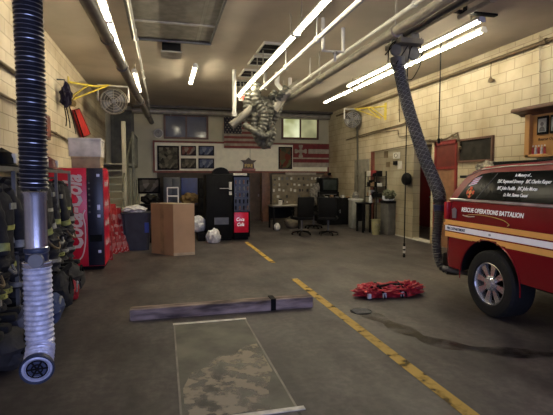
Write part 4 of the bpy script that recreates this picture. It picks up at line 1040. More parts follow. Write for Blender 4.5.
# pegboard
a = onY(273, 206, 16.2); c_ = onY(331, 174, 16.2)
t = thing('pegboard', 'wide tan pegboard covered with pinned papers and hung tools on the back wall', 'board', ((a.x + c_.x) / 2, 16.3, a.z))
MB().bb((a.x, 16.36, a.z), (c_.x, YB, c_.z - .02)).build('panel', m_cork, t)
MB().bb((a.x, 16.34, a.z - .03), (c_.x, YB, a.z)).build('ledge', m_wooddk, t)
rr = random.Random(11)
cols = [M('note_white', (.72, .70, .60), .8, var=.1), M('note_tan', (.28, .22, .12), .8), M('note_dark', (.05, .045, .04), .7), M('note_red', (.25, .05, .03), .7), m_greymetal]
pr0 = {}
n = 0
for r_ in range(5):
    for k in range(14):
        if rr.random() < .12: continue
        x = a.x + .10 + k * (c_.x - a.x - .2) / 13 + rr.uniform(-.03, .03); z = a.z + .10 + r_ * (c_.z - a.z - .2) / 4.6 + rr.uniform(-.02, .02)
        w_, h_ = rr.uniform(.05, .10), rr.uniform(.06, .11); mi = rr.choice([0, 0, 0, 1, 1, 2, 2, 4])
        o = MB().bb((x - w_ / 2, 16.345, z), (x + w_ / 2, 16.358, z + h_)).build('pinned_note' if mi in (0, 1, 3) else 'hung_tool', cols[mi])
        if mi in (0, 1, 3): tag(o, 'small paper note pinned to the tan pegboard', 'note', 'notes pinned on the pegboard')
        else: tag(o, 'small dark or steel tool hung on the tan pegboard', 'tool', 'tools hung on the pegboard')
# desk
def desk(label, x0, x1, y0, y1, z, mat):
    t = thing('desk', label, 'desk', ((x0 + x1) / 2, (y0 + y1) / 2, 0))
    MB().bb((x0, y0, z - .04), (x1, y1, z), .006).build('desktop', mat, t)
    for sx in (x0 + .05, x1 - .05):
        for sy in (y0 + .05, y1 - .05): MB().bb((sx - .025, sy - .025, 0), (sx + .025, sy + .025, z - .04)).build('leg', m_dark, t)
    MB().bb((x0 + .08, y1 - .06, .3), (x1 - .08, y1 - .04, z - .04)).build('back_panel', m_dark, t)
    return t
dx0, dx1 = onY(272, 210, 13.4).x, onY(300, 210, 13.4).x
desk('dark desk cluttered with papers in front of the pegboard', dx0, dx1, 13.3, 14.0, .74, M('desk_top', (.10, .085, .06), .4))
for i, (x, y, rz) in enumerate([(.25, .2, .1), (.5, .12, -.3), (.72, .25, .2), (.85, .45, .5)]):
    tag(MB().box((dx0 + (dx1 - dx0) * x, 13.3 + y, .744), (.28, .2, .008), rotz(rz)).build('paper_sheet', m_paper), 'loose white paper sheet lying on the cluttered desk', 'paper', 'papers on the desk')
t = thing('desk_jar', 'small pale container standing on the cluttered desk', 'jar', (dx0 + .35, 13.7, .74)); MB().lathe([(.06, .741), (.07, .88), (.05, .9), (.0001, .9)], (dx0 + .35, 13.7, 0), n=14).build('body', m_paper, t); MB().cyl((dx0 + .35, 13.7, .9), (dx0 + .35, 13.7, .94), .05).build('lid', m_dark, t)
a = onZ(277, 232, 0); tag(MB().blob((onY(278, 224, 13.0).x, 13.1, .10), (.10, .1, .14), 3, .3, 2, 2, 0).build('floor_bag', m_paper), 'small pale bag on the floor under the left end of the desk', 'bag')
tag(MB().blob((onY(292, 224, 13.7).x, 13.62, .17), (.27, .2, .2), 6, .15, 3, 1.5, 0).build('exercise_ball', M('tan_sack', (.12, .10, .07), .8)), 'round tan sack on the floor under the desk', 'sack')
# office chair
def office_chair(label, x, y, rz, back=1.05, s=1.0, mat=m_dark):
    t = thing('office_chair', label, 'chair', (0, 0, 0), 'office chairs at the back')
    MB().box((0, 0, .48), (.52, .50, .09), None, .03).build('seat', mat, t)
    MB().box((0, -.24, .80), (.50, .08, .56), Matrix.Rotation(.1, 3, 'X'), .03).build('backrest', mat, t)
    for s_ in (-1, 1):
        MB().tube([(s_ * .27, .05, .5), (s_ * .30, .05, .68), (s_ * .30, -.15, .70)], .018, 6).build('armrest', m_black, t)
    MB().cyl((0, 0, .1), (0, 0, .45), .03).build('column', m_greymetal, t)
    for k in range(5):
        an = k * 2 * PI / 5 + .3; l = MB().tube([(0, 0, .11), (.27 * math.cos(an), .27 * math.sin(an), .065)], [.025, .018], 6).build('leg', m_black, t)
        MB().lathe([(.03, -.015), (.03, .015)], (.27 * math.cos(an), .27 * math.sin(an), .03), 'X', 10).build('caster', m_dark, l)
    t.location = (x, y, 0); t.rotation_euler = (0, 0, rz); return t
a = onZ(305, 236, 0); office_chair('black office chair with its back turned, in front of the pegboard', a.x + .0, a.y + .3, .15)
a = onZ(334, 237, 0); office_chair('black office chair between the desk and the dark cabinets', a.x, a.y + .45, -.5)
a = onZ(321, 231, 0); office_chair('black office chair half hidden behind the other two chairs', a.x, a.y + .7, .9)
# hung coats/gear between
a = onY(316, 190, 15.6); tag(MB().blob((onY(318, 200, 15.4).x, 15.7, 1.0), (.22, .2, .4), 21, .35, 3, 2.2).build('hanging_gear', M('speckled_gear', (.12, .11, .09), .8, c2=(.3, .27, .22), scale=12)), 'pale and dark speckled gear hanging beside the pegboard', 'gear')
# tv / dark cabinet on right
x0, x1 = onY(322, 190, 15.3).x, onY(341, 190, 15.3).x
z0, z1 = onY(330, 192, 15.3).z, onY(330, 178, 15.3).z
cabinet('metal_cabinet', 'low dark metal cabinet under the old television at the back', (x0 - .1, 15.3, 0), (min(x1, RW - .03), 16.0, z0), m_dark, 3)
t = thing('television', 'old boxy dark television on the low cabinet near the back corner', 'television', ((x0 + x1) / 2, 15.4, z0))
x1 = min(x1, RW - .05); MB().bb((x0, 15.35, z0), (x1, 15.95, z1), .02).build('case', m_dark, t); MB().bb((x0 + .06, 15.335, z0 + .07), (x1 - .06, 15.35, z1 - .06), .005).build('screen', M('screen_green', (.035, .045, .04), .15), t)
x0 = onY(325, 178, 16.0).x; x1 = onY(345, 178, 16.0).x
t = thing('wall_shelf', 'brown shelf of small clutter on the back wall above the television', 'shelf', ((x0 + x1) / 2, 16.2, 1.62))
MB().bb((x0, 16.1, 1.66), (x1 - .05, YB, 1.70)).build('board', m_wooddk, t)
for k in range(5):
    o = MB().bb((x0 + .06 + k * .16, 16.18, 1.70), (x0 + .16 + k * .16, 16.3, 1.78 + .03 * (k % 3)), .006).build('small_box', [m_card, m_dark, m_boardend][k % 3]); tag(o, 'small box on the brown shelf above the television', 'box', 'small boxes on the back shelf')
# dark bench fronts
x0, x1 = onY(323, 215, 14.2).x, onY(351, 215, 14.2).x
cabinet('workbench', 'low black workbench cabinet along the back beside the white towel stand', (x0, 14.2, 0), (x1, 14.85, .92), m_dark, 0, 3)
for k in range(5):
    x = x0 + .15 + k * .2; o = MB().bb((x, 14.35, .92), (x + .09, 14.5, .96 + .05 * (k % 2)), .006).build('parts_box', [m_paper, m_card, m_greymetal][k % 3]); tag(o, 'small parts box on the low black workbench', 'box', 'parts boxes on the workbench')
# white towel stand
a = onY(352, 224, 13.0); c_ = onY(363, 199, 13.0)
t = thing('towel_bin', 'narrow white bin draped with pale cloth beside the black workbench', 'bin', ((a.x + c_.x) / 2, 13.1, 0))
MB().bb((a.x, 13.0, 0), (c_.x, 13.3, c_.z), .02).build('body', M('pale_bin', (.24, .235, .20), .6, var=.2), t); MB().bb((a.x - .01, 12.99, c_.z - .04), (c_.x + .01, 13.31, c_.z + .01), .01).build('lid', m_white, t)
tag(MB().blob(((a.x + c_.x) / 2, 13.15, c_.z + .10), (.11, .1, .12), 4, .35, 3, 2.5, c_.z + .012).build('crumpled_towel', M('towel', (.2, .19, .16), .8)), 'crumpled pale towel on top of the narrow white bin', 'towel')
# workbench right with bottle
x0, x1 = onY(364, 205, 11.9).x, 5.93
zt = onY(370, 203, 11.9).z
desk('small dark table against the right wall holding a white bottle', x0 - .05, x1, 11.9, 12.4, zt, m_dark)
def bottle(label, x, y, z, h, mat, group=None, r=.035):
    t = thing('bottle', label, 'bottle', (x, y, z), group)
    MB().lathe([(r, z + .001), (r, z + h * .6), (r * .45, z + h * .78), (r * .4, z + h * .9), (.0001, z + h * .9)], (x, y, 0), n=14).build('body', mat, t); MB().cyl((x, y, z + h * .9), (x, y, z + h), r * .5, n=10).build('cap', m_boardend, t)
bottle('white plastic bottle standing on the small dark table', onY(370.5, 200, 12.05).x, 12.05, zt, .26, m_bag, r=.05)
for k, (u, m) in enumerate([(374, m_card), (378, m_paper), (381, m_boardend)]):
    x = onY(u - 1, 200, 12.1).x; tag(MB().bb((x - .04, 12.05, zt), (x + .04, 12.15, zt + .1), .01).build('tin', m), ['brown tin beside the white bottle', 'pale tin on the small dark table', 'red tin at the right end of the small dark table'][k], 'tin')
# bucket
a = onZ(377.5, 235, 0)
t = thing('bucket', 'pale yellow bucket on the floor beside the tall grey bin', 'bucket', (a.x, a.y + .1, 0))
MB().lathe([(.10, .0), (.125, .40), (.135, .41), (.135, .43), (.12, .43), (.10, .05), (.0001, .05)], (a.x, a.y + .12, 0), n=22).build('body', M('bucket_yellow', (.26, .24, .12), .6), t)
MB().tube(bez([(a.x - .13, a.y + .12, .40), (a.x, a.y - .03, .28), (a.x + .13, a.y + .12, .40)], 6), .006, 5).build('handle', m_greymetal, t)
# grey bin w/ white trash
a = onY(387.5, 236, 11.2); c_ = onY(407, 199, 11.2)
t = thing('tall_bin', 'tall grey brown bin heaped with white trash near the right wall', 'bin', ((a.x + c_.x) / 2, 11.4, 0))
MB().bb((a.x, 11.2, 0), (min(c_.x, RW - .01), 11.65, c_.z - .1), .02).build('body', M('bin_taupe', (.10, .095, .085), .6), t)
MB().bb((a.x - .015, 11.185, c_.z - .12), (min(c_.x, RW - .01), 11.665, c_.z - .05), .01).build('rim', m_dark, t)
xm = (a.x + c_.x) / 2
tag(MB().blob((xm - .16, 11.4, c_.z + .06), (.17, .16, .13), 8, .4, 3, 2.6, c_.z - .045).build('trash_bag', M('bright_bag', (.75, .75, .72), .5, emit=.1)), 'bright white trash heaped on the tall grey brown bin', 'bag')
# alcove stuff
t = thing('alcove_door', 'plain dark red door at the back of the right wall alcove', 'door', (8.2, 12.85, 0))
MB().bb((8.24, 12.40, .03), (8.3, 13.32, 2.07), .005).build('leaf', M('door_red', (.17, .012, .02), .45, var=.1), t)
f = MB(); f.bb((8.23, 12.32, 0), (8.3, 12.40, 2.15)); f.bb((8.23, 13.32, 0), (8.3, 13.40, 2.15)); f.bb((8.23, 12.32, 2.07), (8.3, 13.40, 2.15)); f.build('frame', m_board, t)
MB().lathe([(.0001, -.05), (.03, -.04), (.03, -.01), (.015, 0)], (8.24, 12.5, 1.0), 'X', 12).build('handle', m_greymetal, t)
struct('trim_6', MB().bb((RW - .03, 12.55, 0), (RW, 12.75, 2.42)), m_redtrim, smooth=False)
struct('door_3', MB().bb((RW - .04, 12.9, 0), (RW, 13.95, 2.2), .004), M('door_putty', (.24, .22, .17), .5))
struct('trim_7', MB().bb((RW - .02, 9.55, 0), (RW + .22, 12.55, .03)), m_paper, smooth=False)
# central column of the opening
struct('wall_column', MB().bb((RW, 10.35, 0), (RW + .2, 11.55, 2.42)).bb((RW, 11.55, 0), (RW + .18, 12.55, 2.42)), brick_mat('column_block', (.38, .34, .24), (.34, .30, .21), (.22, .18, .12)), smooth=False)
for i, (u0, v0, u1, v1, lb) in enumerate([(393, 152, 399, 159, 'white notice with a black emblem on the cream column'), (393, 161, 396.5, 165, 'small dark notice under the emblem notice, left'), (397.5, 161, 401, 169, 'small pale notice under the emblem notice, right'), (384, 151, 387, 158, 'dark small notice left of the emblem notice'), (386, 162, 389, 167, 'small brown notice low left of the emblem notice')]):
    A = onX(u0, v1, RW - .035); B = onX(u1, v0, RW - .035)
    t = thing('notice', lb, 'notice', A, 'notices on the cream column')
    MB().bb((RW - .035, B.y, A.z), (RW, A.y, B.z)).build('paper', [m_paper, m_dark, m_paper, m_cond, m_cond][i], t, smooth=False)
    if i == 0: MB().tube([(RW - .038, (A.y + B.y) / 2 + .09 * math.cos(k * PI / 4), (A.z + B.z) / 2 + .05 * math.sin(k * PI / 4)) for k in range(8)], .008, 5, closed=True).build('emblem', m_dark, t)
fixture('strip_light', 'strip light added out of view to brighten the alcove behind the right wall', 6.85, 11.8, 13.2, 2.54, tubes=(0,), mt=emis('alcove_fill_tube', (1, .85, .62), 12), hang=False)  # added lamp, hidden from the camera, fills the dark alcove
# shelf with clutter in front of the column, round dark object
zs = [1.05, 1.35, 1.65]
t = thing('wire_shelving', 'cluttered metal shelves against the right wall column behind the tall bin', 'shelf', (RW - .2, 12.0, 0))
for y in (11.75, 12.5):
    for x in (RW - .33, RW - .03): MB().bb((x - .012, y - .012, 0), (x + .012, y + .012, 1.8)).build('post', m_dark, t)
for z in zs: MB().bb((RW - .34, 11.74, z - .015), (RW - .02, 12.51, z)).build('shelf', m_dark, t)
rr = random.Random(3); nn = 0
sn = ['on the bottom', 'on the middle', 'on the top']
for zi, z in enumerate(zs):
    for k in range(6):
        y = 11.8 + k * .12; h = rr.uniform(.08, .2); mi = rr.randrange(5)
        o = MB().bb((RW - .28, y, z), (RW - .12, y + .085, z + h), .008).build('supply_box', [m_dark, m_card, m_boardend, m_paper, m_dark][mi]); tag(o, 'small supply box %s shelf of the cluttered metal shelves' % sn[zi], 'box', 'supply boxes %s metal shelf' % sn[zi])
c0 = onX(406.5, 179, RW - .12)
t = thing('hanging_helmet', 'round dark helmet hanging beside the notices on the right wall column', 'helmet', c0)
MB().blob(c0, (.11, .19, .17), 2, .08, 3, 1.2).build('shell', m_dark, t); MB().bb((c0.x + .05, c0.y - .01, c0.z + .1), (RW - .02, c0.y + .01, c0.z + .12)).build('hook', m_greymetal, t)
# pot / plant near
c0 = onX(404, 190, RW - .3)
tag(MB().blob((RW - .35, 10.95, 1.15), (.16, .22, .12), 6, .5, 3, 3).build('hanging_bundle', M('olive_bundle', (.07, .075, .04), .8)), 'dull green bundle above the tall bin by the right wall', 'bundle')

# ------------------------------------------------------------------ right wall: doors, pipes, window, trophy case
A = onX(437.5, 143, RW); B = onX(455, 205, RW)
y0, y1 = B.y, A.y
fr = MB(); fr.bb((RW - .04, y0 - .06, 0), (RW, y0, 2.45)); fr.bb((RW - .04, y1, 0), (RW, y1 + .06, 2.45)); fr.bb((RW - .04, y0 - .06, 2.36), (RW, y1 + .06, 2.45)); fr.bb((RW - .04, y0, 1.80), (RW, y1, 1.86))
do = fr.build('door_4', M('frame_red', (.20, .018, .015), .5), None, 'structure')
MB().bb((RW - .02, y0, 1.86), (RW - .005, y1, 2.36)).build('upper_panel', M('panel_maroon', (.13, .028, .02), .4), do)
MB().bb((RW - .02, y0, 0), (RW - .005, y1, 1.80)).build('lower_panel', M('panel_tan', (.24, .12, .06), .5), do)
MB().bb((RW - .05, y1 - .10, .95), (RW - .02, y1 - .06, 1.08)).build('handle', m_greymetal, do)
A = onX(461, 139, RW); B = onX(492.5, 159, RW)
fr = MB(); q_ = .04; ya, yb, za, zb = B.y, A.y, B.z, A.z - .05
fr.bb((RW - .05, ya - q_, za - q_), (RW, yb + q_, za)); fr.bb((RW - .05, ya - q_, zb), (RW, yb + q_, zb + q_)); fr.bb((RW - .05, ya - q_, za), (RW, ya, zb)); fr.bb((RW - .05, yb, za), (RW, yb + q_, zb))
do = fr.build('window_3', m_wooddk, None, 'structure')
MB().bb((RW - .02, ya, za), (RW - .005, yb, zb)).build('pane', M('window_dark', (.035, .032, .026), .25), do)
t = thing('counter_clutter', 'pale speckled heap on the shelf under the dark right wall window', 'clutter', (6.1, 7.5, 1.6))
MB().blob((6.1, 7.35, 1.78), (.14, .32, .14), 4, .4, 3, 3, 1.655).build('heap', M('speckle', (.05, .045, .04), .7, c2=(.32, .28, .2), scale=18), t)
struct('trim_8', MB().bb((RW - .5, 5.0, 1.60), (RW, 7.8, 1.65)), m_dark, smooth=False)
simple_box('black_case', 'long black case on the shelf behind the truck roof', (5.95, 5.4, 1.65), (6.25, 7.05, 1.90), m_black, 'case')
# trophy case
t = thing('trophy_case', 'honey wood display case with a dark overhanging canopy on the right wall', 'display case', (RW, 6, 1.95))
cy0, cy1 = 3.6, 6.44
MB().bb((RW - .18, cy0, 1.95), (RW, cy1, 2.68)).build('back_panel', m_wood, t)
MB().bb((RW - .25, cy1 - .10, 1.95), (RW, cy1, 2.68)).build('side_post', m_wood, t)
cp = MB(); cp.prism([(RW - .42, 2.73), (RW - .42, 2.76), (RW - .40, 2.79), (RW, 2.79), (RW, 2.66), (RW - .20, 2.66), (RW - .26, 2.70)], 'Y', cy0, cy1 + .15)
cp.build('canopy', m_wooddk, t, smooth=False)
MB().bb((RW - .25, cy0, 1.95), (RW, cy1, 2.0)).build('shelf', m_wood, t)
text_obj('lettering', 'Rescue Operations', .07, m_dark, (RW - .183, 6.22, 2.22), (0, -1, 0), (0, 0, 1), t, shear=.2)
for i, (y, lb) in enumerate([(6.12, 'black framed portrait photograph in the wooden display case, left one'), (5.86, 'black framed portrait photograph in the wooden display case, second one'), (5.6, 'black framed portrait photograph in the wooden display case, third one')]):
    tt = thing('framed_portrait', lb, 'portrait', (RW - .2, y, 2.32), 'framed portraits in the display case')
    MB().bb((RW - .205, y - .11, 2.32), (RW - .182, y + .11, 2.62), .004).build('frame', m_black, tt)
    MB().bb((RW - .209, y - .08, 2.36), (RW - .205, y + .08, 2.58)).build('backdrop', M('portrait_bg%d' % i, (.25, .26, .27), .4), tt)
    hd = MB(); hd.lathe([(.0001, -.002), (.035, -.002), (.035, 0)], (RW - .212, y, 2.49), 'X', 14); hd.prism([(y - .06, 2.37), (y + .06, 2.37), (y + .05, 2.42), (y + .015, 2.45), (y - .015, 2.45), (y - .05, 2.42)], 'X', RW - .213, RW - .210); hd.build('sitter', M('portrait_dark%d' % i, (.06, .06, .07), .5), tt)
for i in range(5):
    y = 6.28 - i * .06
    tt = thing('figurine', 'tiny red and white figurine in a row on the display case shelf', 'figurine', (RW - .22, y, 2.0), 'figurines on the display case shelf')
    MB().lathe([(.022, 2.0), (.014, 2.06), (.018, 2.10), (.0001, 2.125)], (RW - .22, y, 0), n=10).build('body', [m_redcloth, m_bag][i % 2], tt); MB().lathe([(.0001, 2.118), (.014, 2.128), (.012, 2.145), (.0001, 2.152)], (RW - .22, y, 0), n=10).build('head', m_paper, tt)
# right wall pipes
wallpipe('wall_pipe', 'brown pipe running high along the whole right wall', [(RW - .07, -3, 3.88), (RW - .07, 15.5, 3.88)], .035)
def rp(u, v): return tuple(onX(u, v, RW - .05))
wallpipe('wall_pipe', 'brown pipe halfway up the right wall stepping down by the second hose', [rp(346, 140), rp(372, 132), rp(401, 124.5), rp(410, 121)], .018)
wallpipe('wall_pipe', 'thin conduit on the right wall stepping down under the brown pipe', [rp(358, 138), rp(376, 133), rp(398, 130), rp(399, 137), rp(412, 135)], .012)
wallpipe('wall_pipe', 'thin conduit running above the alcove opening on the right wall', [rp(372, 152), rp(395, 148), rp(420, 143)], .012)
wallpipe('wall_pipe', 'brown conduit above the red framed door turning down beside it', [rp(424, 140.5), rp(436, 140.5), rp(447, 138.5), rp(457.5, 133), rp(459, 146), rp(461, 149)], .022)
wallpipe('wall_conduit', 'thin vertical conduit on the right wall beside the display case', [rp(539.5, 36), rp(539.8, 104)], .012, m_cream)
wallpipe('wall_conduit', 'thin vertical conduit on the right wall at the far end by the fan', [rp(357, 118), rp(357.5, 152), rp(358, 200)], .03, M('dk_conduit', (.08, .07, .045), .6))
wallpipe('wall_conduit', 'short vertical conduit on the right wall left of the slanting hose', [rp(399, 98), rp(399.5, 122)], .016)
c0 = onX(490.5, 80, RW - .08)
t = thing('wall_bell', 'small dark pendant fitting hanging on the right wall above the dark window', 'bell', c0)
MB().lathe([(.0001, -.05), (.05, -.04), (.045, 0), (.02, .05), (.0001, .06)], c0, n=14).build('body', m_cond, t); MB().tube([c0 + Vector((0, 0, .05)), c0 + Vector((0, 0, .40))], .008, 5).build('cord', m_cond, t); MB().bb((c0.x, c0.y - .02, c0.z - .02), (RW, c0.y + .02, c0.z + .02)).build('bracket', m_cond, t)

# ------------------------------------------------------------------ truck
t = thing('fire_department_suv', 'red fire department utility vehicle with amber and white stripes, rear end and side', 'vehicle', (4.6, 3.0, 0))
TX0, TX1 = 3.6, 5.6; XC = 4.6
YR, YF = 5.13, -.55     # rear, front
def side_x(z):    # half-width as function of height
    if z < .5: return 1.0 - .05 * (.5 - z) / .3
    if z < 1.05: return 1.0
    if z < 1.31: return 1.0 - .03 * (z - 1.05) / .26
    return .97 - .12 * (z - 1.31) / .44
body = MB()
zs_ = [.50, .54, .62, .75, 1.05, 1.2, 1.30, 1.325]
def rear_y(z): return {0: 0}.get(0) or (YR - (.10 if z < .3 else .04 if z < .4 else 0) - max(0, (z - 1.05)) * .06)
ysl = [None, 5.0, 4.6, 4.2, 3.8, 3.4, 3.0, 2.4, 1.8, 1.2, .6, 0.0, -.4, YF]
rings = []
for yi, y in enumerate(ysl):
    ring = []
    hood = 1.325 if (y is None or y > .4) else (1.20 if y > -.45 else 1.12)
    for sgn in (-1, 1):
        for z in (zs_ if sgn == -1 else zs_[::-1]):
            zz = min(z, hood)
            if z == zs_[0] and (y is None or y > 4.5): zz = .445
            hw = side_x(zz); yy = rear_y(zz) if y is None else y
            if y is None: hw -= .05
            if y is not None and y < -.4: hw -= .08
            if z == zs_[-1]: hw -= .04
            ring.append(body.bm.verts.new((XC + sgn * hw, yy, zz)))
    rings.append(ring)
n = len(rings[0])
for A, B in zip(rings, rings[1:]):
    for k in range(n): body.bm.faces.new((A[k], A[(k + 1) % n], B[(k + 1) % n], B[k]))
body.bm.faces.new(rings[0]); body.bm.faces.new(rings[-1][::-1])
bo = body.build('body', m_truck, t)
WY, WZ, WR = 4.30, .385, .385
FWY = .55
cut = MB()
for wy in (WY, FWY):
    for (xa, xb) in ((TX0 - .1, TX0 + .42), (TX1 - .42, TX1 + .1)):
        cut.cyl((xa, wy, WZ + .01), (xb, wy, WZ + .01), .485, n=36)
co = cut.build('cutter', [m_dark])
mod = bo.modifiers.new('arches', 'BOOLEAN'); mod.operation = 'DIFFERENCE'; mod.object = co; mod.solver = 'EXACT'
bo.data.materials.append(m_dark)
bpy.context.view_layer.update()
nm = bpy.data.meshes.new_from_object(bo.evaluated_get(bpy.context.evaluated_depsgraph_get()))
bo.modifiers.clear(); bo.data = nm; nm.name = 'body'
while len(nm.materials) > 1: nm.materials.pop()
nm.materials.append(m_dark)
# arch interiors dark: faces whose centre lies inside the cutter radius and off the side
for p in nm.polygons:
    c3 = p.center + t.location
    p.use_smooth = True
    for wy in (WY, FWY):
        rd = math.hypot(c3.y - wy, c3.z - WZ - .01)
        if rd < .50 and abs(abs(c3.x - XC) - 1.0) > .012 and abs(c3.x - XC) < .995 and (abs(p.normal.x) < .5 or abs(c3.x - XC) < .62) and (rd > .46 or abs(p.normal.x) > .5): p.material_index = 1
nm.set_sharp_from_angle(angle=R(30))
bpy.data.objects.remove(co)
# arch lips
for wy in (WY, FWY):
    L = [(TX0 - .004, wy + .49 * math.cos(a_), WZ + .01 + .49 * math.sin(a_)) for a_ in [PI * (k / 20 * 1.06 - .03) for k in range(21)]]
    MB().tube(L, .007, 6).build('arch_lip', m_truck, t)
# greenhouse (roof)
prof = [(5.10, 1.30), (5.02, 1.44), (4.90, 1.58), (4.76, 1.68), (4.56, 1.735), (4.3, 1.755), (3.6, 1.775), (2.4, 1.79), (1.9, 1.77), (1.55, 1.70), (1.15, 1.50), (.75, 1.30)]
rf = MB(); Lr = []; Rr = []
for (y, z) in prof:
    hw = side_x(z) - .005
    Lr.append(rf.bm.verts.new((XC - hw, y, z))); Rr.append(rf.bm.verts.new((XC + hw, y, z)))
for i in range(len(prof) - 1):
    rf.bm.faces.new((Lr[i], Lr[i + 1], Rr[i + 1], Rr[i]))
bL = [rf.bm.verts.new((XC - side_x(1.30) + .005, y, 1.30)) for (y, z) in prof[1:-1]]; bR = [rf.bm.verts.new((XC + side_x(1.30) - .005, y, 1.30)) for (y, z) in prof[1:-1]]
for S, Bt in ((Lr, bL), (Rr, bR)):
    rf.bm.faces.new((S[0], S[1], Bt[0])); 
    for i in range(1, len(prof) - 2): rf.bm.faces.new((S[i], S[i + 1], Bt[i], Bt[i - 1]))
    rf.bm.faces.new((S[-2], S[-1], Bt[-1]))
rf.build('roof', m_truck, t)
def sidep(y, z, off=.006): return Vector((XC - side_x(z) - off + .005, y, z))
def glass(name, pts, mat=m_glass, off=.006):
    m = MB(); V = [m.bm.verts.new(sidep(y, z, off)) for y, z in pts]; V2 = [m.bm.verts.new(sidep(y, z, off) + Vector((.006, 0, 0))) for y, z in pts]
    m.bm.faces.new(V); m.bm.faces.new(V2[::-1])
    for i in range(len(V)): m.bm.faces.new((V[i], V[(i + 1) % len(V)], V2[(i + 1) % len(V)], V2[i]))
    return m.build(name, mat, t, smooth=False)
glass('side_window', [(4.93, 1.345), (4.90, 1.40), (4.80, 1.52), (4.70, 1.60), (4.60, 1.645), (4.45, 1.665), (3.2, 1.685), (3.2, 1.345)])
glass('side_window', [(3.10, 1.345), (3.10, 1.685), (2.35, 1.69), (2.35, 1.345)])
glass('side_window', [(2.27, 1.345), (2.27, 1.69), (1.85, 1.685), (1.35, 1.50), (1.15, 1.345)])
# windscreen & rear glass
def plane4(name, P, mat): 
    m = MB(); m.poly(P); return m.build(name, mat, t, smooth=False)
plane4('windscreen', [(XC - .78, .90, 1.375 + .012), (XC + .78, .90, 1.375 + .012), (XC + .74, 1.48, 1.67 + .012), (XC - .74, 1.48, 1.67 + .012)], m_glass)
plane4('rear_window', [(XC - .78, 5.085, 1.345), (XC + .78, 5.085, 1.345), (XC + .70, 4.85, 1.63), (XC - .70, 4.85, 1.63)], m_glass)
# reflection along the belt line, built as a bright strip below the glass
m_ = MB(); m_.tube([sidep(5.06, 1.325, .004), sidep(4.2, 1.325, .008), sidep(3.0, 1.325, .008), sidep(1.2, 1.325, .008)], .017, 6); m_.build('belt_reflection', M('belt_reflection_pale', (.7, .68, .68), .2, .6), t)
m_ = MB(); m_.tube([sidep(4.86, 1.625, .008), sidep(4.62, 1.70, .008), sidep(4.3, 1.728, .01), sidep(3.4, 1.745, .01), sidep(2.4, 1.755, .01)], .006, 6); m_.build('roof_highlight', M('roof_highlight_pale', (.55, .42, .40), .25, .5), t)  # highlight along the roof edge, built as a thin pale tube
m_ = MB(); m_.tube([sidep(4.585, 1.35, .009), sidep(4.33, 1.655, .009)], .004, 5); m_.build('window_divider', m_greymetal, t)
# stripes
def strip(name, y0, y1, z0, z1, mat, off=.004, arch=False):
    m = MB(); ys_ = [y0 + (y1 - y0) * k / 40 for k in range(41)]
    for a_, b_ in zip(ys_, ys_[1:]):
        ym = (a_ + b_) / 2
        cut_ = False
        lo = z0
        for wy in (WY, FWY):
            d2 = .497 ** 2 - (ym - wy) ** 2
            if d2 > 0:
                top_ = WZ + .01 + math.sqrt(d2)
                lo = max(lo, top_)
        if lo >= z1: continue
        m.poly([(TX0 - off, a_, lo), (TX0 - off, b_, lo), (TX0 - off, b_, z1), (TX0 - off, a_, z1)])
    return m.build(name, mat, t, smooth=False)
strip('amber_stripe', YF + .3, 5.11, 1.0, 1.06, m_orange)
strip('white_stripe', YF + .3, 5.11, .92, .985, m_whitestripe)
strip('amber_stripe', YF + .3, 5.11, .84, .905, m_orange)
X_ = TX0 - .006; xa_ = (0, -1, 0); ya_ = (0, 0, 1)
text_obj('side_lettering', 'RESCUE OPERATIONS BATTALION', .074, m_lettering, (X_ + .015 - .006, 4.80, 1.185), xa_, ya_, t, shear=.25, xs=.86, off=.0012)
text_obj('stripe_lettering', 'FIRE DEPARTMENT', .048, m_skin, (X_, 5.07, .935), xa_, ya_, t, xs=.9, off=.0006)
text_obj('stripe_lettering', 'FD', .03, m_skin, (X_, 4.30, .94), xa_, ya_, t)
for (s_, y_, z_, sz) in [('In Memory of ...', 4.06, 1.615, .050), ('D/C Raymond Downey   B/C Charles Kasper', 4.30, 1.545, .056), ('B/C John Paolillo   B/C John Moran', 4.28, 1.470, .056), ('Lt. Ret. Steven Casani', 4.16, 1.400, .054)]:
    p = sidep(y_, z_, .009); up_ = (sidep(y_, z_ + .05, .009) - p)
    text_obj('window_lettering', s_, sz, m_lettering, p, xa_, up_, t, shear=.35, xs=.70, off=.0002)
# swoosh
L = bez([(X_ + .002, 4.72, 1.135), (X_ + .002, 4.60, 1.16), (X_ + .002, 4.35, 1.165), (X_ + .002, 4.1, 1.14), (X_ + .002, 4.0, 1.10), (X_ + .002, 4.02, 1.08)], 8)
MB().tube(L, .004, 5).build('gold_scroll', m_gold, t)
MB().tube(bez([(X_ + .002, 4.76, 1.14), (X_ + .002, 4.66, 1.13), (X_ + .002, 4.55, 1.14)], 6), .006, 5).build('gold_scroll', m_script, t)
# rear crest decal
c0 = Vector((TX0 - .006, 4.93, 1.14))
MB().prism([(4.965, 1.09), (4.895, 1.09), (4.885, 1.20), (4.93, 1.225), (4.975, 1.20)], 'X', TX0 - .006, TX0 + .001).build('side_crest', M('crest_grey', (.20, .17, .20), .5), t, smooth=False)
# tail light sliver
MB().bb((TX0 - .004, 5.08, 1.06), (TX0 + .10, 5.15, 1.29), .01).build('tail_light', M('tail_red', (.45, .02, .03), .2), t)
MB().bb((TX0 + .01, 5.1, .98), (TX0 + .06, 5.17, 1.02), .01).build('marker', m_orange, t)
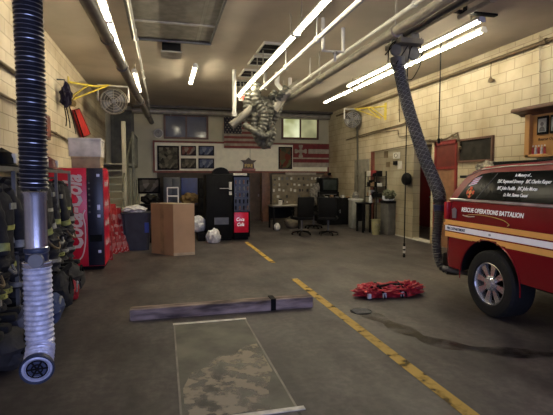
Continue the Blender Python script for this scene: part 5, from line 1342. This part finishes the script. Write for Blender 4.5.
# window stickers
def onglass(y, z): return sidep(y, z, .010)
p0 = [onglass(4.78, 1.50), onglass(4.64, 1.53), onglass(4.57, 1.625), onglass(4.69, 1.595)]
plane4('flag_sticker', p0, M('flag_sticker', (.50, .45, .62), .5, emit=.25))  # emission added so the sticker looks brighter on the dark glass
for k in range(3):
    f0 = .15 + k * .3; A1 = p0[0].lerp(p0[3], f0); A2 = p0[0].lerp(p0[3], f0 + .13); B1 = p0[1].lerp(p0[2], f0); B2 = p0[1].lerp(p0[2], f0 + .13); o_ = Vector((-.002, 0, 0))
    plane4('flag_stripe', [A1 + o_, B1 + o_, B2 + o_, A2 + o_], m_red)
cc = onglass(4.71, 1.425) + Vector((-.002, 0, 0)); upv = (onglass(4.7, 1.5) - onglass(4.7, 1.4)).normalized()
m_ = MB(); maltese(m_, cc, .072, (0, -1, 0), upv); st_ = m_.build('cross_sticker', M('sticker_red', (.60, .05, .03), .5, emit=.2), t, smooth=False)  # slight glow put into the cross to lift it
m_ = MB(); m_.poly([cc + Vector((-.004, 0, 0)) + (Vector((0, -1, 0)) * math.cos(q * PI / 8) + upv * math.sin(q * PI / 8)) * .027 for q in range(16)]); m_.build('sticker_centre', m_orange, t, smooth=False)
MB().tube([cc + Vector((-.003, 0, 0)) + (Vector((0, -1, 0)) * math.cos(q * PI / 10) + upv * math.sin(q * PI / 10)) * .056 for q in range(20)], .003, 4, closed=True).build('sticker_ring', m_orange, t)
# bumper, underside, tailpipe
MB().bb((TX0 + .05, 5.08, .42), (TX1 - .05, 5.24, .60), .03).build('rear_bumper', m_black, t)
MB().bb((TX0 + .35, -.3, .38), (TX1 - .35, 5.0, .52)).build('underbody', m_dark, t)
MB().tube([(TX0 + .25, 4.9, .36), (TX0 + .15, 5.15, .36), (TX0 + .10, 5.28, .37)], .035, 10).build('tailpipe', m_greymetal, t)
MB().bb((TX0 + .3, YF - .06, .35), (TX1 - .3, YF + .02, .62), .02).build('front_bumper', m_chrome, t)
MB().bb((TX0 + .35, YF - .03, .68), (TX1 - .35, YF + .02, 1.0), .01).build('grille', m_dark, t)
for x in (TX0 + .12, TX1 - .34): MB().bb((x, YF - .02, .75), (x + .22, YF + .03, .95), .01).build('headlight', m_bag, t)
for (y, z) in [(2.1, 1.15), (3.0, 1.15)]: MB().bb((TX0 - .03, y, z), (TX0 - .003, y + .18, z + .035), .006).build('door_handle', m_truck, t)
for y in (3.15, 2.31, 1.25): MB().bb((TX0 - .003, y - .004, .45), (TX0 + .002, y + .004, 1.31)).build('door_seam', m_dark, t)
# wheels
def wheel(x, y, sgn):
    # sgn -1: outer face towards -x
    def pr(L): return [(r_, x + sgn * h) for r_, h in L]
    W = .29
    ty = MB().lathe(pr([(.235, 0.0), (.255, .018), (.32, .022), (.36, .012), (.382, -.015), (.385, -.06), (.385, -W + .06), (.382, -W + .015), (.36, -W), (.235, -W), (.235, 0.0)]), (0, y, WZ), 'X', 40, cap=False)
    wl_ = ty.build('wheel', m_rubber, t)
    rim = MB(); rim.lathe(pr([(.24, -.005), (.245, .006), (.235, .010), (.222, -.02), (.215, -.09), (.0001, -.10)]), (0, y, WZ), 'X', 40, cap=False); rim.build('rim', m_chrome, wl_)
    dk = MB(); dk.lathe(pr([(.213, -.085), (.0001, -.085)]), (0, y, WZ), 'X', 40); dk.build('brake_disc', m_dark, wl_)
    s = MB()
    for k in range(8):
        a_ = k * PI / 4 + .2
        def P(r_, da, h): return Vector((x + sgn * h, y + r_ * math.cos(a_ + da), WZ + r_ * math.sin(a_ + da)))
        q0 = [P(.07, -.30, -.02), P(.07, .30, -.02), P(.225, .17, -.012), P(.225, -.17, -.012)]
        q1 = [p + Vector((-sgn * .03, 0, 0)) for p in q0]
        V = [s.bm.verts.new(p) for p in q0 + q1]
        for f_ in ((0, 1, 2, 3), (7, 6, 5, 4), (0, 4, 5, 1), (1, 5, 6, 2), (2, 6, 7, 3), (3, 7, 4, 0)): s.bm.faces.new([V[i] for i in f_])
    s.build('spokes', m_chrome, wl_)
    h = MB(); h.lathe(pr([(.085, -.03), (.085, -.005), (.06, .012), (.055, .03), (.0001, .035)]), (0, y, WZ), 'X', 24); h.build('hub_cap', m_chrome, wl_)
    for k in range(8):
        b = MB(); a_ = k * PI / 4; b.cyl((x + sgn * -.01, y + .07 * math.cos(a_), WZ + .07 * math.sin(a_)), (x + sgn * .012, y + .07 * math.cos(a_), WZ + .07 * math.sin(a_)), .009, n=6); b.build('lug_nut', m_greymetal, wl_)
wheel(TX0 + .025, WY, -1); wheel(TX0 + .025, FWY, -1); wheel(TX1 - .025, WY, 1); wheel(TX1 - .025, FWY, 1)
MB().cyl((TX0 + .2, WY, WZ), (TX1 - .2, WY, WZ), .05).build('axle', m_dark, t); MB().cyl((TX0 + .2, FWY, WZ), (TX1 - .2, FWY, WZ), .05).build('axle', m_dark, t)

# ------------------------------------------------------------------ light
w = bpy.data.worlds.new('world'); sc.world = w; w.use_nodes = True
bg = w.node_tree.nodes['Background']; bg.inputs[0].default_value = (.42, .55, .95, 1); bg.inputs[1].default_value = .30
def area(name, loc, rot, sx, sy, e, c):
    l = bpy.data.lights.new(name, 'AREA'); l.shape = 'RECTANGLE'; l.size = sx; l.size_y = sy; l.energy = e; l.color = c
    o = bpy.data.objects.new(name, l); COL.objects.link(o); o.location = loc; o.rotation_euler = rot; return o
area('doorway_daylight', (1.6, -3.1, 1.9), (R(86), 0, 0), 5.5, 3.2, 210, (.48, .54, 1.0))
sc.view_settings.view_transform = 'Standard'; sc.view_settings.look = 'None'
sc.view_settings.exposure = 0.22
sc.cycles.use_denoising = True
sc.cycles.max_bounces = 6
